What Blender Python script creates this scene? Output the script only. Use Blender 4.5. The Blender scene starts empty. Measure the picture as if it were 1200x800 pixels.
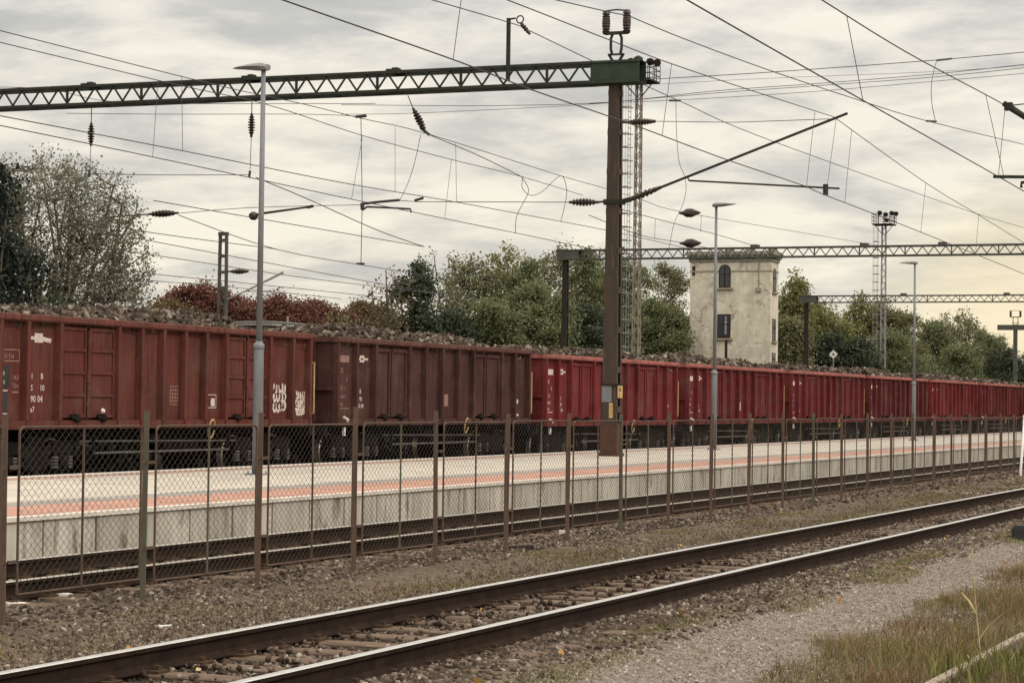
import bpy, math, random
import numpy as np
from mathutils import Vector, Matrix
random.seed(7); rng = np.random.default_rng(11)
S = bpy.context.scene
C = S.collection
PI = math.pi
# ------------------------------------------------------------------ camera solution (survey of the photograph)
FPX, EYE = 2668.0, 1.72
def _basis():
    a = Vector(((1690-600)/FPX, (484-400)/FPX, 1.0)).normalized()
    b = Vector(((1690-1e5-600)/FPX, (484-1e5*.0134-400)/FPX, 1.0))
    up = a.cross(b).normalized()
    if up.y > 0: up = -up
    return a.cross(up), a, up
_bx, _by, _bz = _basis()
# world axes: Y runs along the tracks, X to the right of them, Z up; the eye stands at x = 0
CAM_R = Vector((_bx.x, _by.x, _bz.x)); CAM_D = Vector((_bx.y, _by.y, _bz.y)); CAM_F = Vector((_bx.z, _by.z, _bz.z))
def ray(u, v): return CAM_R*((u-600)/FPX) + CAM_D*((v-400)/FPX) + CAM_F
def atx(u, v, x):
    r = ray(u, v); t = x/r.x; return Vector((x, r.y*t, r.z*t+EYE))
def aty(u, v, y):
    r = ray(u, v); t = y/r.y; return Vector((r.x*t, y, r.z*t+EYE))
def atz(u, v, z):
    r = ray(u, v); t = (z-EYE)/r.z; return Vector((r.x*t, r.y*t, z))
def seen(P, m=60):
    """mask of the points (n,3) that fall in the frame (with a margin)"""
    Q = P - np.array([0, 0, EYE])
    X = Q@np.array(CAM_R); Y = Q@np.array(CAM_D); Z = Q@np.array(CAM_F)
    Zs = np.maximum(Z, .1); u = 600+FPX*X/Zs; v = 400+FPX*Y/Zs
    return (Z > 1) & (u > -m) & (u < 1200+m) & (v > -m) & (v < 800+m)

cd = bpy.data.cameras.new('camera'); cam = bpy.data.objects.new('camera', cd); C.objects.link(cam)
cd.sensor_fit = 'HORIZONTAL'; cd.sensor_width = 36; cd.lens = FPX/1200*36
cd.clip_start = .2; cd.clip_end = 20000
M = Matrix((CAM_R, -CAM_D, -CAM_F)).transposed().to_4x4(); M.translation = Vector((0, 0, EYE))
cam.matrix_world = M
S.camera = cam

# ------------------------------------------------------------------ materials
def nt(name):
    m = bpy.data.materials.new(name); m.use_nodes = True
    t = m.node_tree; return m, t, t.nodes, t.links, t.nodes['Principled BSDF']
def mixc(N, L, fac, a, b, mode='MIX'):
    n = N.new('ShaderNodeMix'); n.data_type = 'RGBA'; n.blend_type = mode
    for s, v in ((n.inputs[0], fac), (n.inputs[6], a), (n.inputs[7], b)):
        if hasattr(v, 'is_output'): L.new(v, s)
        elif isinstance(v, (tuple, list)): s.default_value = (*v[:3], 1)
        else: s.default_value = v
    return n.outputs[2]
def noise(N, L, vec, scale, detail=4, rough=.6, dist=0):
    n = N.new('ShaderNodeTexNoise'); n.inputs['Scale'].default_value = scale; n.inputs['Detail'].default_value = detail
    n.inputs['Roughness'].default_value = rough; n.inputs['Distortion'].default_value = dist
    if vec is not None: L.new(vec, n.inputs['Vector'])
    return n.outputs['Fac']
def ramp(N, L, fac, stops, interp='LINEAR'):
    n = N.new('ShaderNodeValToRGB'); n.color_ramp.interpolation = interp; e = n.color_ramp.elements
    while len(e) < len(stops): e.new(.5)
    for el, (p, c) in zip(e, stops):
        el.position = p; el.color = (*c, 1) if isinstance(c, (tuple, list)) else (c, c, c, 1)
    L.new(fac, n.inputs[0]); return n.outputs[0]
def coords(N, L, scale=(1, 1, 1), kind='Object'):
    tc = N.new('ShaderNodeTexCoord'); mp = N.new('ShaderNodeMapping'); mp.inputs['Scale'].default_value = scale
    L.new(tc.outputs[kind], mp.inputs['Vector']); return mp.outputs['Vector']
def bump(N, L, b, h, strength=.3, dist=.02):
    n = N.new('ShaderNodeBump'); n.inputs['Strength'].default_value = strength; n.inputs['Distance'].default_value = dist
    L.new(h, n.inputs['Height']); L.new(n.outputs['Normal'], b.inputs['Normal'])
def pmat(name, c1, c2=None, scale=3, rough=.7, metal=0, bmp=0, streak=(1, 1, 1), lo=.35, hi=.65, c3=None, scale3=9, spec=None):
    m, t, N, L, b = nt(name)
    b.inputs['Roughness'].default_value = rough; b.inputs['Metallic'].default_value = metal
    b.inputs['Specular IOR Level'].default_value = spec if spec is not None else (.08 if rough > .7 else .3)
    if c2 is None: c2 = tuple(v*.75 for v in c1)
    v = coords(N, L, streak)
    f = noise(N, L, v, scale, 6, .65)
    col = mixc(N, L, ramp(N, L, f, [(lo, 0.), (hi, 1.)]), c1, c2)
    if c3 is not None:
        f3 = noise(N, L, v, scale3, 5, .7)
        col = mixc(N, L, ramp(N, L, f3, [(.55, 0.), (.68, 1.)]), col, c3)
    L.new(col, b.inputs['Base Color'])
    if bmp: bump(N, L, b, noise(N, L, v, scale*6, 4), bmp)
    return m
def island_mat(name, stops, rough=.9, scale=0, obj=False, trans=0, spec=.15):
    """colour picked per stone / leaf / blade"""
    m, t, N, L, b = nt(name)
    g = N.new('ShaderNodeNewGeometry'); r = g.outputs['Random Per Island']
    if obj:
        oi = N.new('ShaderNodeObjectInfo'); a = N.new('ShaderNodeMath'); a.operation = 'ADD'
        L.new(r, a.inputs[0]); L.new(oi.outputs['Random'], a.inputs[1])
        f = N.new('ShaderNodeMath'); f.operation = 'FRACT'; L.new(a.outputs[0], f.inputs[0]); r = f.outputs[0]
    col = ramp(N, L, r, stops)
    if scale:
        f = noise(N, L, coords(N, L), scale, 4)
        col = mixc(N, L, ramp(N, L, f, [(.3, .45), (.7, 0.)]), col, (.02, .015, .01))
    L.new(col, b.inputs['Base Color']); b.inputs['Roughness'].default_value = rough
    b.inputs['Specular IOR Level'].default_value = spec
    if trans:
        tr = N.new('ShaderNodeBsdfTranslucent'); L.new(col, tr.inputs['Color'])
        ms = N.new('ShaderNodeMixShader'); ms.inputs[0].default_value = trans
        L.new(b.outputs[0], ms.inputs[1]); L.new(tr.outputs[0], ms.inputs[2])
        L.new(ms.outputs[0], N['Material Output'].inputs['Surface'])
    return m
def paint(name, c, dirt=(.040, .024, .018), faded=None):
    m, t, N, L, b = nt(name)
    faded = faded or tuple(min(1, v*1.35+.008) for v in c)
    oi = N.new('ShaderNodeObjectInfo'); tv = N.new('ShaderNodeTexCoord'); va = N.new('ShaderNodeVectorMath'); va.operation = 'ADD'; L.new(tv.outputs['Object'], va.inputs[0]); L.new(oi.outputs['Location'], va.inputs[1])
    big = noise(N, L, va.outputs[0], .9, 6, .65)
    col = mixc(N, L, ramp(N, L, big, [(.32, 0.), (.66, 1.)]), c, faded)
    st = noise(N, L, coords(N, L, (3, 5, .25)), 2.4, 7, .72)                 # rain streaks
    col = mixc(N, L, ramp(N, L, st, [(.46, 0.), (.64, .85)]), col, dirt)
    st2 = noise(N, L, coords(N, L, (4, 9, .35)), 2.1, 5, .7)
    col = mixc(N, L, ramp(N, L, st2, [(.58, 0.), (.74, .5)]), col, tuple(v*1.5+.03 for v in c))
    sp = noise(N, L, va.outputs[0], 5, 8, .8)                                 # rust and scrapes
    col = mixc(N, L, ramp(N, L, sp, [(.56, 0.), (.66, .85)]), col, (.085, .036, .022))
    gr = noise(N, L, va.outputs[0], 1.3, 7, .72)                  # dust
    col = mixc(N, L, ramp(N, L, gr, [(.5, 0.), (.72, .6)]), col, (.105, .066, .052))
    L.new(col, b.inputs['Base Color']); b.inputs['Roughness'].default_value = .82
    b.inputs['Specular IOR Level'].default_value = .08
    bump(N, L, b, noise(N, L, coords(N, L), 2.2, 3), .5, .06)
    return m

MT = {}
MT['wagon_brown'] = paint('wagon_brown', (.086, .0225, .018))
MT['wagon_dark'] = paint('wagon_dark', (.050, .0195, .0175), (.03, .017, .014))
MT['wagon_red'] = paint('wagon_red', (.112, .0145, .0165), (.055, .014, .013))
MT['wagon_crimson'] = paint('wagon_crimson', (.094, .0135, .0155), (.05, .012, .012))
MT['wagon_maroon'] = paint('wagon_maroon', (.070, .0115, .0135), (.035, .012, .011))
MT['rim_brown'] = paint('rim_brown', (.11, .034, .027)); MT['rim_dark'] = paint('rim_dark', (.085, .036, .029))
MT['rim_red'] = paint('rim_red', (.25, .085, .075), (.15, .045, .04))  # paler than the body: weathering and light on the top edge, both in colour
MT['underframe'] = pmat('underframe', (.007, .006, .0055), (.017, .014, .012), 4, .85)
MT['bogie'] = pmat('bogie', (.007, .006, .0055), (.018, .014, .012), 5, .85)
MT['tread'] = pmat('tread', (.45, .43, .40), (.25, .23, .2), 8, .35, .8)
MT['spring'] = pmat('spring', (.13, .12, .11), (.05, .045, .04), 8, .7)
MT['yellow'] = pmat('yellow', (.48, .34, .15), (.33, .21, .09), 9, .6)
MT['chalk'] = pmat('chalk', (.52, .45, .41), (.26, .17, .15), 14, .8, lo=.5, hi=.75)
MT['chalk_dim'] = pmat('chalk_dim', (.27, .17, .15), (.15, .07, .06), 14, .8, lo=.4, hi=.7)
MT['blackboard'] = pmat('blackboard', (.015, .015, .016), (.03, .03, .03), 6, .7)
MT['rail_side'] = pmat('rail_side', (.016, .010, .0075), (.032, .019, .013), 6, .9)
MT['rail_top'] = pmat('rail_top', (.62, .61, .59), (.48, .45, .42), 9, .33, .9)
MT['rail_top_dull'] = pmat('rail_top_dull', (.42, .38, .34), (.3, .25, .2), 9, .45, .6)
MT['old_rail'] = pmat('old_rail', (.30, .25, .20), (.16, .11, .08), 12, .8, c3=(.42, .38, .33), scale3=20)
MT['sleeper'] = pmat('sleeper', (.165, .115, .083), (.08, .054, .04), 3.5, .9, bmp=.5, streak=(.6, 5, 5), c3=(.25, .20, .155), scale3=6)
MT['baseplate'] = pmat('baseplate', (.05, .03, .02), (.08, .05, .03), 20, .8)
MT['concrete'] = pmat('concrete', (.53, .49, .42), (.33, .30, .255), 1.1, .9, bmp=.2, streak=(1, 1, .35), c3=(.15, .125, .10), scale3=3)
MT['joint'] = pmat('joint', (.07, .06, .05))
MT['coping'] = pmat('coping', (.66, .60, .54), (.5, .45, .40), 3, .85)
MT['steel_galv'] = pmat('steel_galv', (.20, .21, .225), (.15, .155, .165), 5, .55, .25, streak=(1, 1, .3))
MT['lamp_grey'] = pmat('lamp_grey', (.16, .16, .16), (.22, .22, .22), 6, .5)
MT['gantry_green'] = pmat('gantry_green', (.026, .030, .024), (.042, .045, .036), 2.5, .8, c3=(.06, .045, .034), scale3=6)
MT['gantry_box'] = pmat('gantry_box', (.032, .050, .034), (.05, .06, .045), 2.5, .8, c3=(.075, .055, .04), scale3=5)
MT['gantry_far'] = pmat('gantry_far', (.06, .065, .055), (.10, .09, .08), 2.5, .75)
MT['mast_rust'] = pmat('mast_rust', (.075, .052, .042), (.045, .04, .034), 2.5, .85, streak=(2, 2, .25), c3=(.12, .075, .05), scale3=5)
MT['mast_dark'] = pmat('mast_dark', (.022, .018, .016), (.04, .03, .024), 3, .85)
MT['rust_base'] = pmat('rust_base', (.10, .048, .032), (.06, .035, .026), 5, .9)
MT['insulator'] = pmat('insulator', (.028, .018, .014), (.04, .025, .02), 8, .35)
MT['wire'] = pmat('wire', (.035, .032, .030), (.05, .046, .042), 3, .6)
MT['fence_rust'] = pmat('fence_rust', (.15, .094, .072), (.10, .072, .056), 7, .9, streak=(1, 1, .4), c3=(.16, .11, .08), scale3=12)
MT['fence_green'] = pmat('fence_green', (.10, .115, .082), (.12, .09, .065), 6, .85, streak=(1, 1, .4))
MT['fence_frame'] = pmat('fence_frame', (.115, .075, .058), (.075, .055, .043), 9, .85)
MT['chain'] = pmat('chain', (.085, .068, .055), (.06, .048, .04), 5, .8, 0)
MT['stucco'] = pmat('stucco', (.62, .57, .465), (.47, .42, .335), .7, .95, bmp=.1, streak=(1, 1, .6), c3=(.36, .31, .24), scale3=1.6)
def streaks(m, col_, sc, lo, hi, amt):
    t = m.node_tree; N, L = t.nodes, t.links; b = N['Principled BSDF']; src = b.inputs['Base Color'].links[0].from_socket
    f = noise(N, L, coords(N, L, sc), 1.6, 7, .7); L.new(mixc(N, L, ramp(N, L, f, [(lo, 0.), (hi, amt)]), src, col_), b.inputs['Base Color'])
def cracks(m, col_, sc, w):
    t = m.node_tree; N, L = t.nodes, t.links; b = N['Principled BSDF']; src = b.inputs['Base Color'].links[0].from_socket
    v = N.new('ShaderNodeTexVoronoi'); v.feature = 'DISTANCE_TO_EDGE'; v.inputs['Scale'].default_value = sc
    d = N.new('ShaderNodeVectorMath'); n_ = N.new('ShaderNodeTexNoise'); n_.inputs['Scale'].default_value = 2; c_ = coords(N, L); L.new(c_, n_.inputs['Vector']); d.operation = 'ADD'; L.new(c_, d.inputs[0]); L.new(n_.outputs['Color'], d.inputs[1]); L.new(d.outputs[0], v.inputs['Vector'])
    f = noise(N, L, c_, .5, 3); m_ = N.new('ShaderNodeMath'); m_.operation = 'MULTIPLY'; L.new(ramp(N, L, v.outputs['Distance'], [(0, .8), (w, 0.)]), m_.inputs[0]); L.new(ramp(N, L, f, [(.45, 0.), (.55, 1.)]), m_.inputs[1])
    L.new(mixc(N, L, m_.outputs[0], src, col_), b.inputs['Base Color'])
streaks(MT['stucco'], (.36, .315, .25), (2.2, 2.2, .22), .5, .7, .55); streaks(MT['stucco'], (.70, .655, .56), (.8, .8, .8), .52, .62, .6); cracks(MT['stucco'], (.2, .17, .13), .42, .03)
streaks(MT['concrete'], (.17, .15, .12), (1, 3.2, .3), .5, .66, .7)
MT['stucco_trim'] = pmat('stucco_trim', (.34, .28, .2), (.24, .2, .15), 2, .9)
MT['roof_moss'] = pmat('roof_moss', (.28, .26, .21), (.16, .155, .125), 3, .95)
MT['window_frame'] = pmat('window_frame', (.045, .032, .026), (.03, .022, .018), 6, .8)
MT['curtain'] = pmat('curtain', (.28, .27, .27), (.15, .14, .14), 5, .9)
MT['white'] = pmat('white', (.72, .70, .67), (.6, .57, .53), 5, .7)
MT['sign_dark'] = pmat('sign_dark', (.03, .03, .03))
MT['shelter_grey'] = pmat('shelter_grey', (.38, .36, .34), (.3, .28, .26), 2, .8)
MT['bark'] = pmat('bark', (.075, .062, .048), (.13, .11, .09), 6, .95, bmp=.4, streak=(3, 3, .6))
MT['bark_pale'] = pmat('bark_pale', (.14, .12, .095), (.09, .075, .06), 5, .95)
MT['tower_rust'] = pmat('tower_rust', (.25, .21, .15), (.20, .18, .155), 2.5, .8, c3=(.2, .10, .05), scale3=5)
MT['tower_grey'] = pmat('tower_grey', (.20, .19, .18), (.28, .26, .25), 3, .7)
m, t, N, L, b = nt('glass_dark'); b.inputs['Base Color'].default_value = (.03, .035, .04, 1); b.inputs['Roughness'].default_value = .15; MT['glass'] = m
# paving with joints
def paving(name, c1, c2, sx, sy, mortar):
    m, t, N, L, b = nt(name)
    br = N.new('ShaderNodeTexBrick'); br.inputs['Scale'].default_value = 1
    br.inputs['Brick Width'].default_value = sx; br.inputs['Row Height'].default_value = sy; br.inputs['Mortar Size'].default_value = .008
    br.inputs['Color1'].default_value = (*c1, 1); br.inputs['Color2'].default_value = (*c2, 1); br.inputs['Mortar'].default_value = (*mortar, 1)
    L.new(coords(N, L), br.inputs['Vector'])
    f = noise(N, L, coords(N, L), 1.2, 5)
    col = mixc(N, L, ramp(N, L, f, [(.4, 0.), (.7, .7)]), br.outputs[0], tuple(v*.6 for v in c1))
    f2 = noise(N, L, coords(N, L, (1, .15, 1)), 3, 5, .7); col = mixc(N, L, ramp(N, L, f2, [(.56, 0.), (.68, .6)]), col, tuple(v*.45 for v in c1))
    L.new(col, b.inputs['Base Color']); b.inputs['Roughness'].default_value = .85
    return m
MT['paving'] = paving('paving', (.48, .425, .355), (.41, .36, .30), .4, .4, (.27, .23, .19))
MT['salmon'] = paving('salmon', (.42, .21, .145), (.35, .165, .115), .4, .2, (.40, .27, .21))
MT['tactile'] = paving('tactile', (.24, .215, .19), (.28, .25, .22), .3, .3, (.17, .15, .13))
MT['pinkstrip'] = paving('pinkstrip', (.36, .22, .18), (.32, .2, .16), .2, .1, (.3, .2, .17))
# stones, beets, leaves, blades
MT['ballast'] = island_mat('ballast', [(0, (.026, .018, .014)), (.35, (.066, .045, .034)), (.7, (.125, .09, .068)), (.93, (.215, .17, .138)), (1, (.36, .31, .265))], .95, 30)
MT['rubble'] = island_mat('rubble', [(0, (.030, .021, .016)), (.4, (.085, .061, .045)), (.8, (.155, .118, .088)), (.96, (.22, .175, .14)), (1, (.36, .31, .26))], .95)
MT['gravel'] = island_mat('gravel', [(0, (.09, .07, .058)), (.4, (.19, .155, .13)), (.85, (.28, .235, .20)), (1, (.42, .37, .33))], .95)
MT['beet'] = island_mat('beet', [(0, (.022, .016, .012)), (.35, (.06, .044, .034)), (.7, (.115, .085, .066)), (.92, (.19, .148, .115)), (1, (.36, .30, .24))], .95, 9, obj=True)
MT['soil_heap'] = pmat('soil_heap', (.05, .036, .028), (.03, .022, .017), 5, .98, bmp=.6)
def leafmat(name, a, b_, c_, tr=.25): MT[name] = island_mat(name, [(0, a), (.5, b_), (1, c_)], .75, 0, False, tr)
leafmat('leaf_green', (0.10, 0.115, 0.055), (0.15, 0.165, 0.08), (0.22, 0.225, 0.12), 0.35)
leafmat('leaf_yellow', (0.13, 0.135, 0.05), (0.19, 0.19, 0.075), (0.28, 0.26, 0.11), 0.35)
leafmat('leaf_olive', (0.11, 0.115, 0.055), (0.16, 0.16, 0.08), (0.23, 0.22, 0.12), 0.35)
leafmat('leaf_dark', (0.035, 0.045, 0.028), (0.055, 0.066, 0.04), (0.085, 0.098, 0.06), 0.15)
leafmat('leaf_conifer', (0.013, 0.018, 0.014), (0.024, 0.031, 0.023), (0.042, 0.05, 0.036), 0.08)
leafmat('leaf_poplar', (0.12, 0.12, 0.08), (0.19, 0.185, 0.13), (0.29, 0.28, 0.20), 0.35)
leafmat('leaf_shade', (.003, .003, .002), (.006, .006, .004), (.012, .011, .008), 0)  # near-black leaves: the dark under the train is put into their colour
leafmat('leaf_rust', (0.085, 0.034, 0.025), (0.135, 0.055, 0.04), (0.185, 0.085, 0.06), 0.12)
leafmat('leaf_bronze', (0.085, 0.06, 0.032), (0.14, 0.1, 0.05), (0.2, 0.14, 0.075), 0.2)
MT['dry_grass'] = island_mat('dry_grass', [(0, (.07, .055, .025)), (.25, (.145, .075, .04)), (.55, (.225, .108, .056)), (.68, (.15, .125, .055)), (.85, (.24, .17, .09)), (1, (.38, .32, .19))], .9, 0, False, .2)
def patch_mat(m, alt, scale):
    t = m.node_tree; N, L = t.nodes, t.links; b = N['Principled BSDF']; src = b.inputs['Base Color'].links[0].from_socket; g = [n for n in N if n.type == 'NEW_GEOMETRY'][0]
    f = noise(N, L, coords(N, L), scale, 4, .6); c = mixc(N, L, ramp(N, L, f, [(.44, 0.), (.56, 1.)]), src, ramp(N, L, g.outputs['Random Per Island'], alt))
    for l in list(src.links): 
        if l.to_node.type != 'MIX': L.new(c, l.to_socket)
patch_mat(MT['dry_grass'], [(0, (.075, .065, .022)), (.4, (.15, .135, .05)), (.75, (.21, .175, .075)), (1, (.34, .29, .16))], .8)
MT['green_grass'] = island_mat('green_grass', [(0, (.06, .07, .02)), (.5, (.12, .125, .035)), (.85, (.2, .18, .06)), (1, (.32, .26, .11))], .9, 0, False, .2)
MT['moss'] = island_mat('moss', [(0, (.085, .075, .028)), (.5, (.16, .145, .055)), (.85, (.22, .195, .085)), (1, (.30, .26, .14))], .9, 0, False, .2)
MT['thatch'] = island_mat('thatch', [(0, (.06, .043, .028)), (.5, (.125, .092, .06)), (.8, (.17, .13, .082)), (1, (.27, .22, .15))], .9)
MT['straw'] = pmat('straw', (.50, .40, .22), (.38, .30, .15), 8, .8)
MT['fallen'] = island_mat('fallen', [(0, (.30, .14, .04)), (.5, (.42, .24, .07)), (1, (.45, .36, .2))], .8)

# ------------------------------------------------------------------ mesh helpers
class MB:
    def __init__(s): s.v = []; s.f = []; s.m = []; s.mi = 0
    def add(s, V, F):
        o = len(s.v); s.v += [tuple(p) for p in V]
        for f in F: s.f.append([i+o for i in f]); s.m.append(s.mi)
        return s
    def box(s, x0, x1, y0, y1, z0, z1):
        return s.add([(x0,y0,z0),(x1,y0,z0),(x1,y1,z0),(x0,y1,z0),(x0,y0,z1),(x1,y0,z1),(x1,y1,z1),(x0,y1,z1)],
                     [(3,2,1,0),(4,5,6,7),(0,1,5,4),(1,2,6,5),(2,3,7,6),(3,0,4,7)])
    def bar(s, a, b, w, h=None, up=(0, 0, 1)):
        a, b = Vector(a), Vector(b); h = h or w; d = (b-a).normalized(); u = Vector(up)
        if abs(d.dot(u)) > .98: u = Vector((0, 1, 0))
        r = d.cross(u).normalized(); u = r.cross(d).normalized()
        P = [p + r*sx*w/2 + u*sz*h/2 for p in (a, b) for sx, sz in ((-1,-1),(1,-1),(1,1),(-1,1))]
        return s.add(P, [(0,1,2,3),(7,6,5,4),(0,4,5,1),(1,5,6,2),(2,6,7,3),(3,7,4,0)])
    def tube(s, pts, r, n=6, caps=True):
        pts = [Vector(p) for p in pts]; k = len(pts); rs = r if isinstance(r, (list, tuple)) else [r]*k
        V = []; prev = None
        for i, p in enumerate(pts):
            d = (pts[min(i+1, k-1)] - pts[max(i-1, 0)]).normalized()
            if prev is None:
                u = Vector((0, 0, 1)) if abs(d.z) < .9 else Vector((1, 0, 0)); u = (u-d*u.dot(d)).normalized()
            else: u = (prev-d*prev.dot(d)).normalized()
            prev = u; w = d.cross(u)
            V += [p + (u*math.cos(2*PI*j/n)+w*math.sin(2*PI*j/n))*rs[i] for j in range(n)]
        F = [(i*n+j, i*n+(j+1)%n, (i+1)*n+(j+1)%n, (i+1)*n+j) for i in range(k-1) for j in range(n)]
        if caps: F += [tuple(range(n-1, -1, -1)), tuple((k-1)*n+j for j in range(n))]
        return s.add(V, F)
    def lathe(s, a, b, prof, n=10):
        """prof: (t along a->b, radius)"""
        a, b = Vector(a), Vector(b)
        return s.tube([a.lerp(b, t) for t, r in prof], [r for t, r in prof], n) if False else s._lathe(a, b, prof, n)
    def _lathe(s, a, b, prof, n):
        d = (b-a).normalized(); u = Vector((0, 0, 1)) if abs(d.z) < .9 else Vector((1, 0, 0)); u = (u-d*u.dot(d)).normalized(); w = d.cross(u)
        V = [a.lerp(b, t)+(u*math.cos(2*PI*j/n)+w*math.sin(2*PI*j/n))*r for t, r in prof for j in range(n)]; k = len(prof)
        F = [(i*n+j, i*n+(j+1)%n, (i+1)*n+(j+1)%n, (i+1)*n+j) for i in range(k-1) for j in range(n)]
        F += [tuple(range(n-1, -1, -1)), tuple((k-1)*n+j for j in range(n))]
        return s.add(V, F)
    def extrude_y(s, prof, y0, y1):
        n = len(prof); V = [(x, y0, z) for x, z in prof]+[(x, y1, z) for x, z in prof]
        return s.add(V, [(i, (i+1)%n, n+(i+1)%n, n+i) for i in range(n)]+[tuple(range(n-1, -1, -1)), tuple(range(n, 2*n))])
    def build(s, name, mats, parent=None, smooth=False, loc=None):
        me = bpy.data.meshes.new(name); me.from_pydata(s.v, [], s.f); me.update()
        if not isinstance(mats, (list, tuple)): mats = [mats]
        for mm in mats: me.materials.append(MT[mm] if isinstance(mm, str) else mm)
        if len(mats) > 1: me.polygons.foreach_set('material_index', s.m)
        if smooth: me.polygons.foreach_set('use_smooth', [True]*len(s.f))
        import bmesh
        bm = bmesh.new(); bm.from_mesh(me); bmesh.ops.recalc_face_normals(bm, faces=bm.faces); bm.to_mesh(me); bm.free()
        return link(name, me, parent, loc)
def link(name, me, parent=None, loc=None):
    o = bpy.data.objects.new(name, me); C.objects.link(o)
    if parent: o.parent = parent
    if loc is not None: o.location = loc
    return o
def npmesh(name, V, F, mat, parent=None, smooth=False, loc=None):
    """V (n,3), F (m,k) arrays -> one mesh object"""
    me = bpy.data.meshes.new(name); n, (m_, k) = len(V), F.shape
    me.vertices.add(n); me.vertices.foreach_set('co', np.ascontiguousarray(V, dtype=np.float32).ravel())
    me.loops.add(m_*k); me.loops.foreach_set('vertex_index', np.ascontiguousarray(F, dtype=np.int32).ravel())
    me.polygons.add(m_); me.polygons.foreach_set('loop_start', np.arange(0, m_*k, k, dtype=np.int32))
    if smooth: me.polygons.foreach_set('use_smooth', np.ones(m_, dtype=bool))
    me.materials.append(MT[mat]); me.update(calc_edges=True); me.validate()
    return link(name, me, parent, loc)
def tag(o, label=None, cat=None, group=None, kind=None):
    if label: o['label'] = label
    if cat: o['category'] = cat
    if group: o['group'] = group
    if kind: o['kind'] = kind
    return o
def empty(name, loc, label, cat, group=None, rz=0):
    o = bpy.data.objects.new(name, None); C.objects.link(o); o.location = loc; o.rotation_euler = (0, 0, rz); o.empty_display_size = .3
    return tag(o, label, cat, group)
def kids(o): return [c for c in C.objects if c.parent == o]
def copy_tree(o, parent=None, remat=None):
    c = o.copy(); C.objects.link(c); c.parent = parent
    if remat and o.type == 'MESH':
        for i, sl in enumerate(o.material_slots):
            nm = sl.material.name
            if nm in remat: c.material_slots[i].link = 'OBJECT'; c.material_slots[i].material = MT[remat[nm]]
    for ch in kids(o): copy_tree(ch, c, remat)
    return c
_ico = None
def ico():
    global _ico
    if _ico is None:
        import bmesh
        bm = bmesh.new(); bmesh.ops.create_icosphere(bm, subdivisions=1, radius=1)
        _ico = (np.array([v.co[:] for v in bm.verts]), np.array([[v.index for v in f.verts] for f in bm.faces])); bm.free()
    return _ico
def rotmats(n, tilt=None):
    """n random rotations"""
    q = rng.normal(size=(n, 4)); q /= np.linalg.norm(q, axis=1)[:, None]; w, x, y, z = q.T
    return np.stack([np.stack([1-2*(y*y+z*z), 2*(x*y-z*w), 2*(x*z+y*w)], 1), np.stack([2*(x*y+z*w), 1-2*(x*x+z*z), 2*(y*z-x*w)], 1),
                     np.stack([2*(x*z-y*w), 2*(y*z+x*w), 1-2*(x*x+y*y)], 1)], 1)
def scatter(Tv, Tf, P, scale, R=None, jitter=.0):
    """copies of a template at points P as one vertex/face array"""
    n, k = len(P), len(Tv)
    if R is None: R = rotmats(n)
    sc = scale if np.ndim(scale) == 2 else np.repeat(np.asarray(scale)[:, None], 3, 1)
    T = Tv[None]*sc[:, None, :]
    if jitter: T = T*(1+rng.normal(0, jitter, (n, k, 1)))
    V = np.einsum('nij,nkj->nki', R, T)+P[:, None, :]
    F = Tf[None]+(np.arange(n)*k)[:, None, None]
    return V.reshape(-1, 3), F.reshape(-1, Tf.shape[1])
def vnoise(x, y, seed=0):
    """smooth value noise, numpy"""
    r = np.random.default_rng(seed); T = r.random((64, 64))
    xi, yi = np.floor(x).astype(int), np.floor(y).astype(int); fx, fy = x-xi, y-yi
    fx = fx*fx*(3-2*fx); fy = fy*fy*(3-2*fy); g = lambda a, b_: T[a % 64, b_ % 64]
    return (g(xi, yi)*(1-fx)+g(xi+1, yi)*fx)*(1-fy)+(g(xi, yi+1)*(1-fx)+g(xi+1, yi+1)*fx)*fy

# ------------------------------------------------------------------ ground
HX = [-4000, -26.6, -24.9, -23.4, -15.0, -14.6, -14.2, -13.7, -12.2, -11.7, -11.0, -10.2, -9.5, -9.0, -8.40, -8.20, -6.80, -6.62, -5.85, -5.2, -3.5, -2, 4000]
HZ = [-.30, -.25, -.2, -.3, -.22, -.2, -.185, -.205, -.205, -.19, -.22, -.26, -.22, -.18, -.165, -.215, -.215, -.165, -.205, -.30, -.30, -.30, -.30]
def hz(x, y):
    x = np.asarray(x, float); y = np.asarray(y, float)
    rough = np.interp(x, [-15, -11.4, -10.4, -9.4, -8.9, -6, -5.4, -4.8, -1], [.01, .02, .06, .04, .02, .02, .03, .05, .07])
    return np.interp(x, HX, HZ)+rough*((vnoise(x*.9+7, y*.7, 1)-.5)*1.3+(vnoise(x*3+3, y*2.6, 2)-.5)*.6)*(x > -16)
gx = np.concatenate([[-4000, -1200, -400, -120, -60, -30, -26.6, -24.9, -23.4, -20, -16], np.arange(-15, 0, .14), [0.5, 3, 10, 40, 200, 1000, 4000]])
gy = np.concatenate([[-2000, -300, -50, 0, 6], np.arange(9, 40, .17), np.arange(40, 90, .6), [95, 105, 120, 150, 220, 400, 900, 2000, 6000]])
GX, GY = np.meshgrid(gx, gy); GZ = hz(GX, GY)
nx, ny = len(gx), len(gy); I = np.arange(nx*ny).reshape(ny, nx)
GF = np.stack([I[:-1, :-1], I[:-1, 1:], I[1:, 1:], I[1:, :-1]], -1).reshape(-1, 4)
m, t, N, L, b = nt('ground_soil'); MT['ground'] = m
geo = N.new('ShaderNodeNewGeometry'); sx = N.new('ShaderNodeSeparateXYZ'); L.new(geo.outputs['Position'], sx.inputs[0])
pc = coords(N, L)
wob = noise(N, L, pc, .55, 4); fine = noise(N, L, pc, 9, 6, .75); mid = noise(N, L, pc, 2.2, 5, .7)
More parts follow.
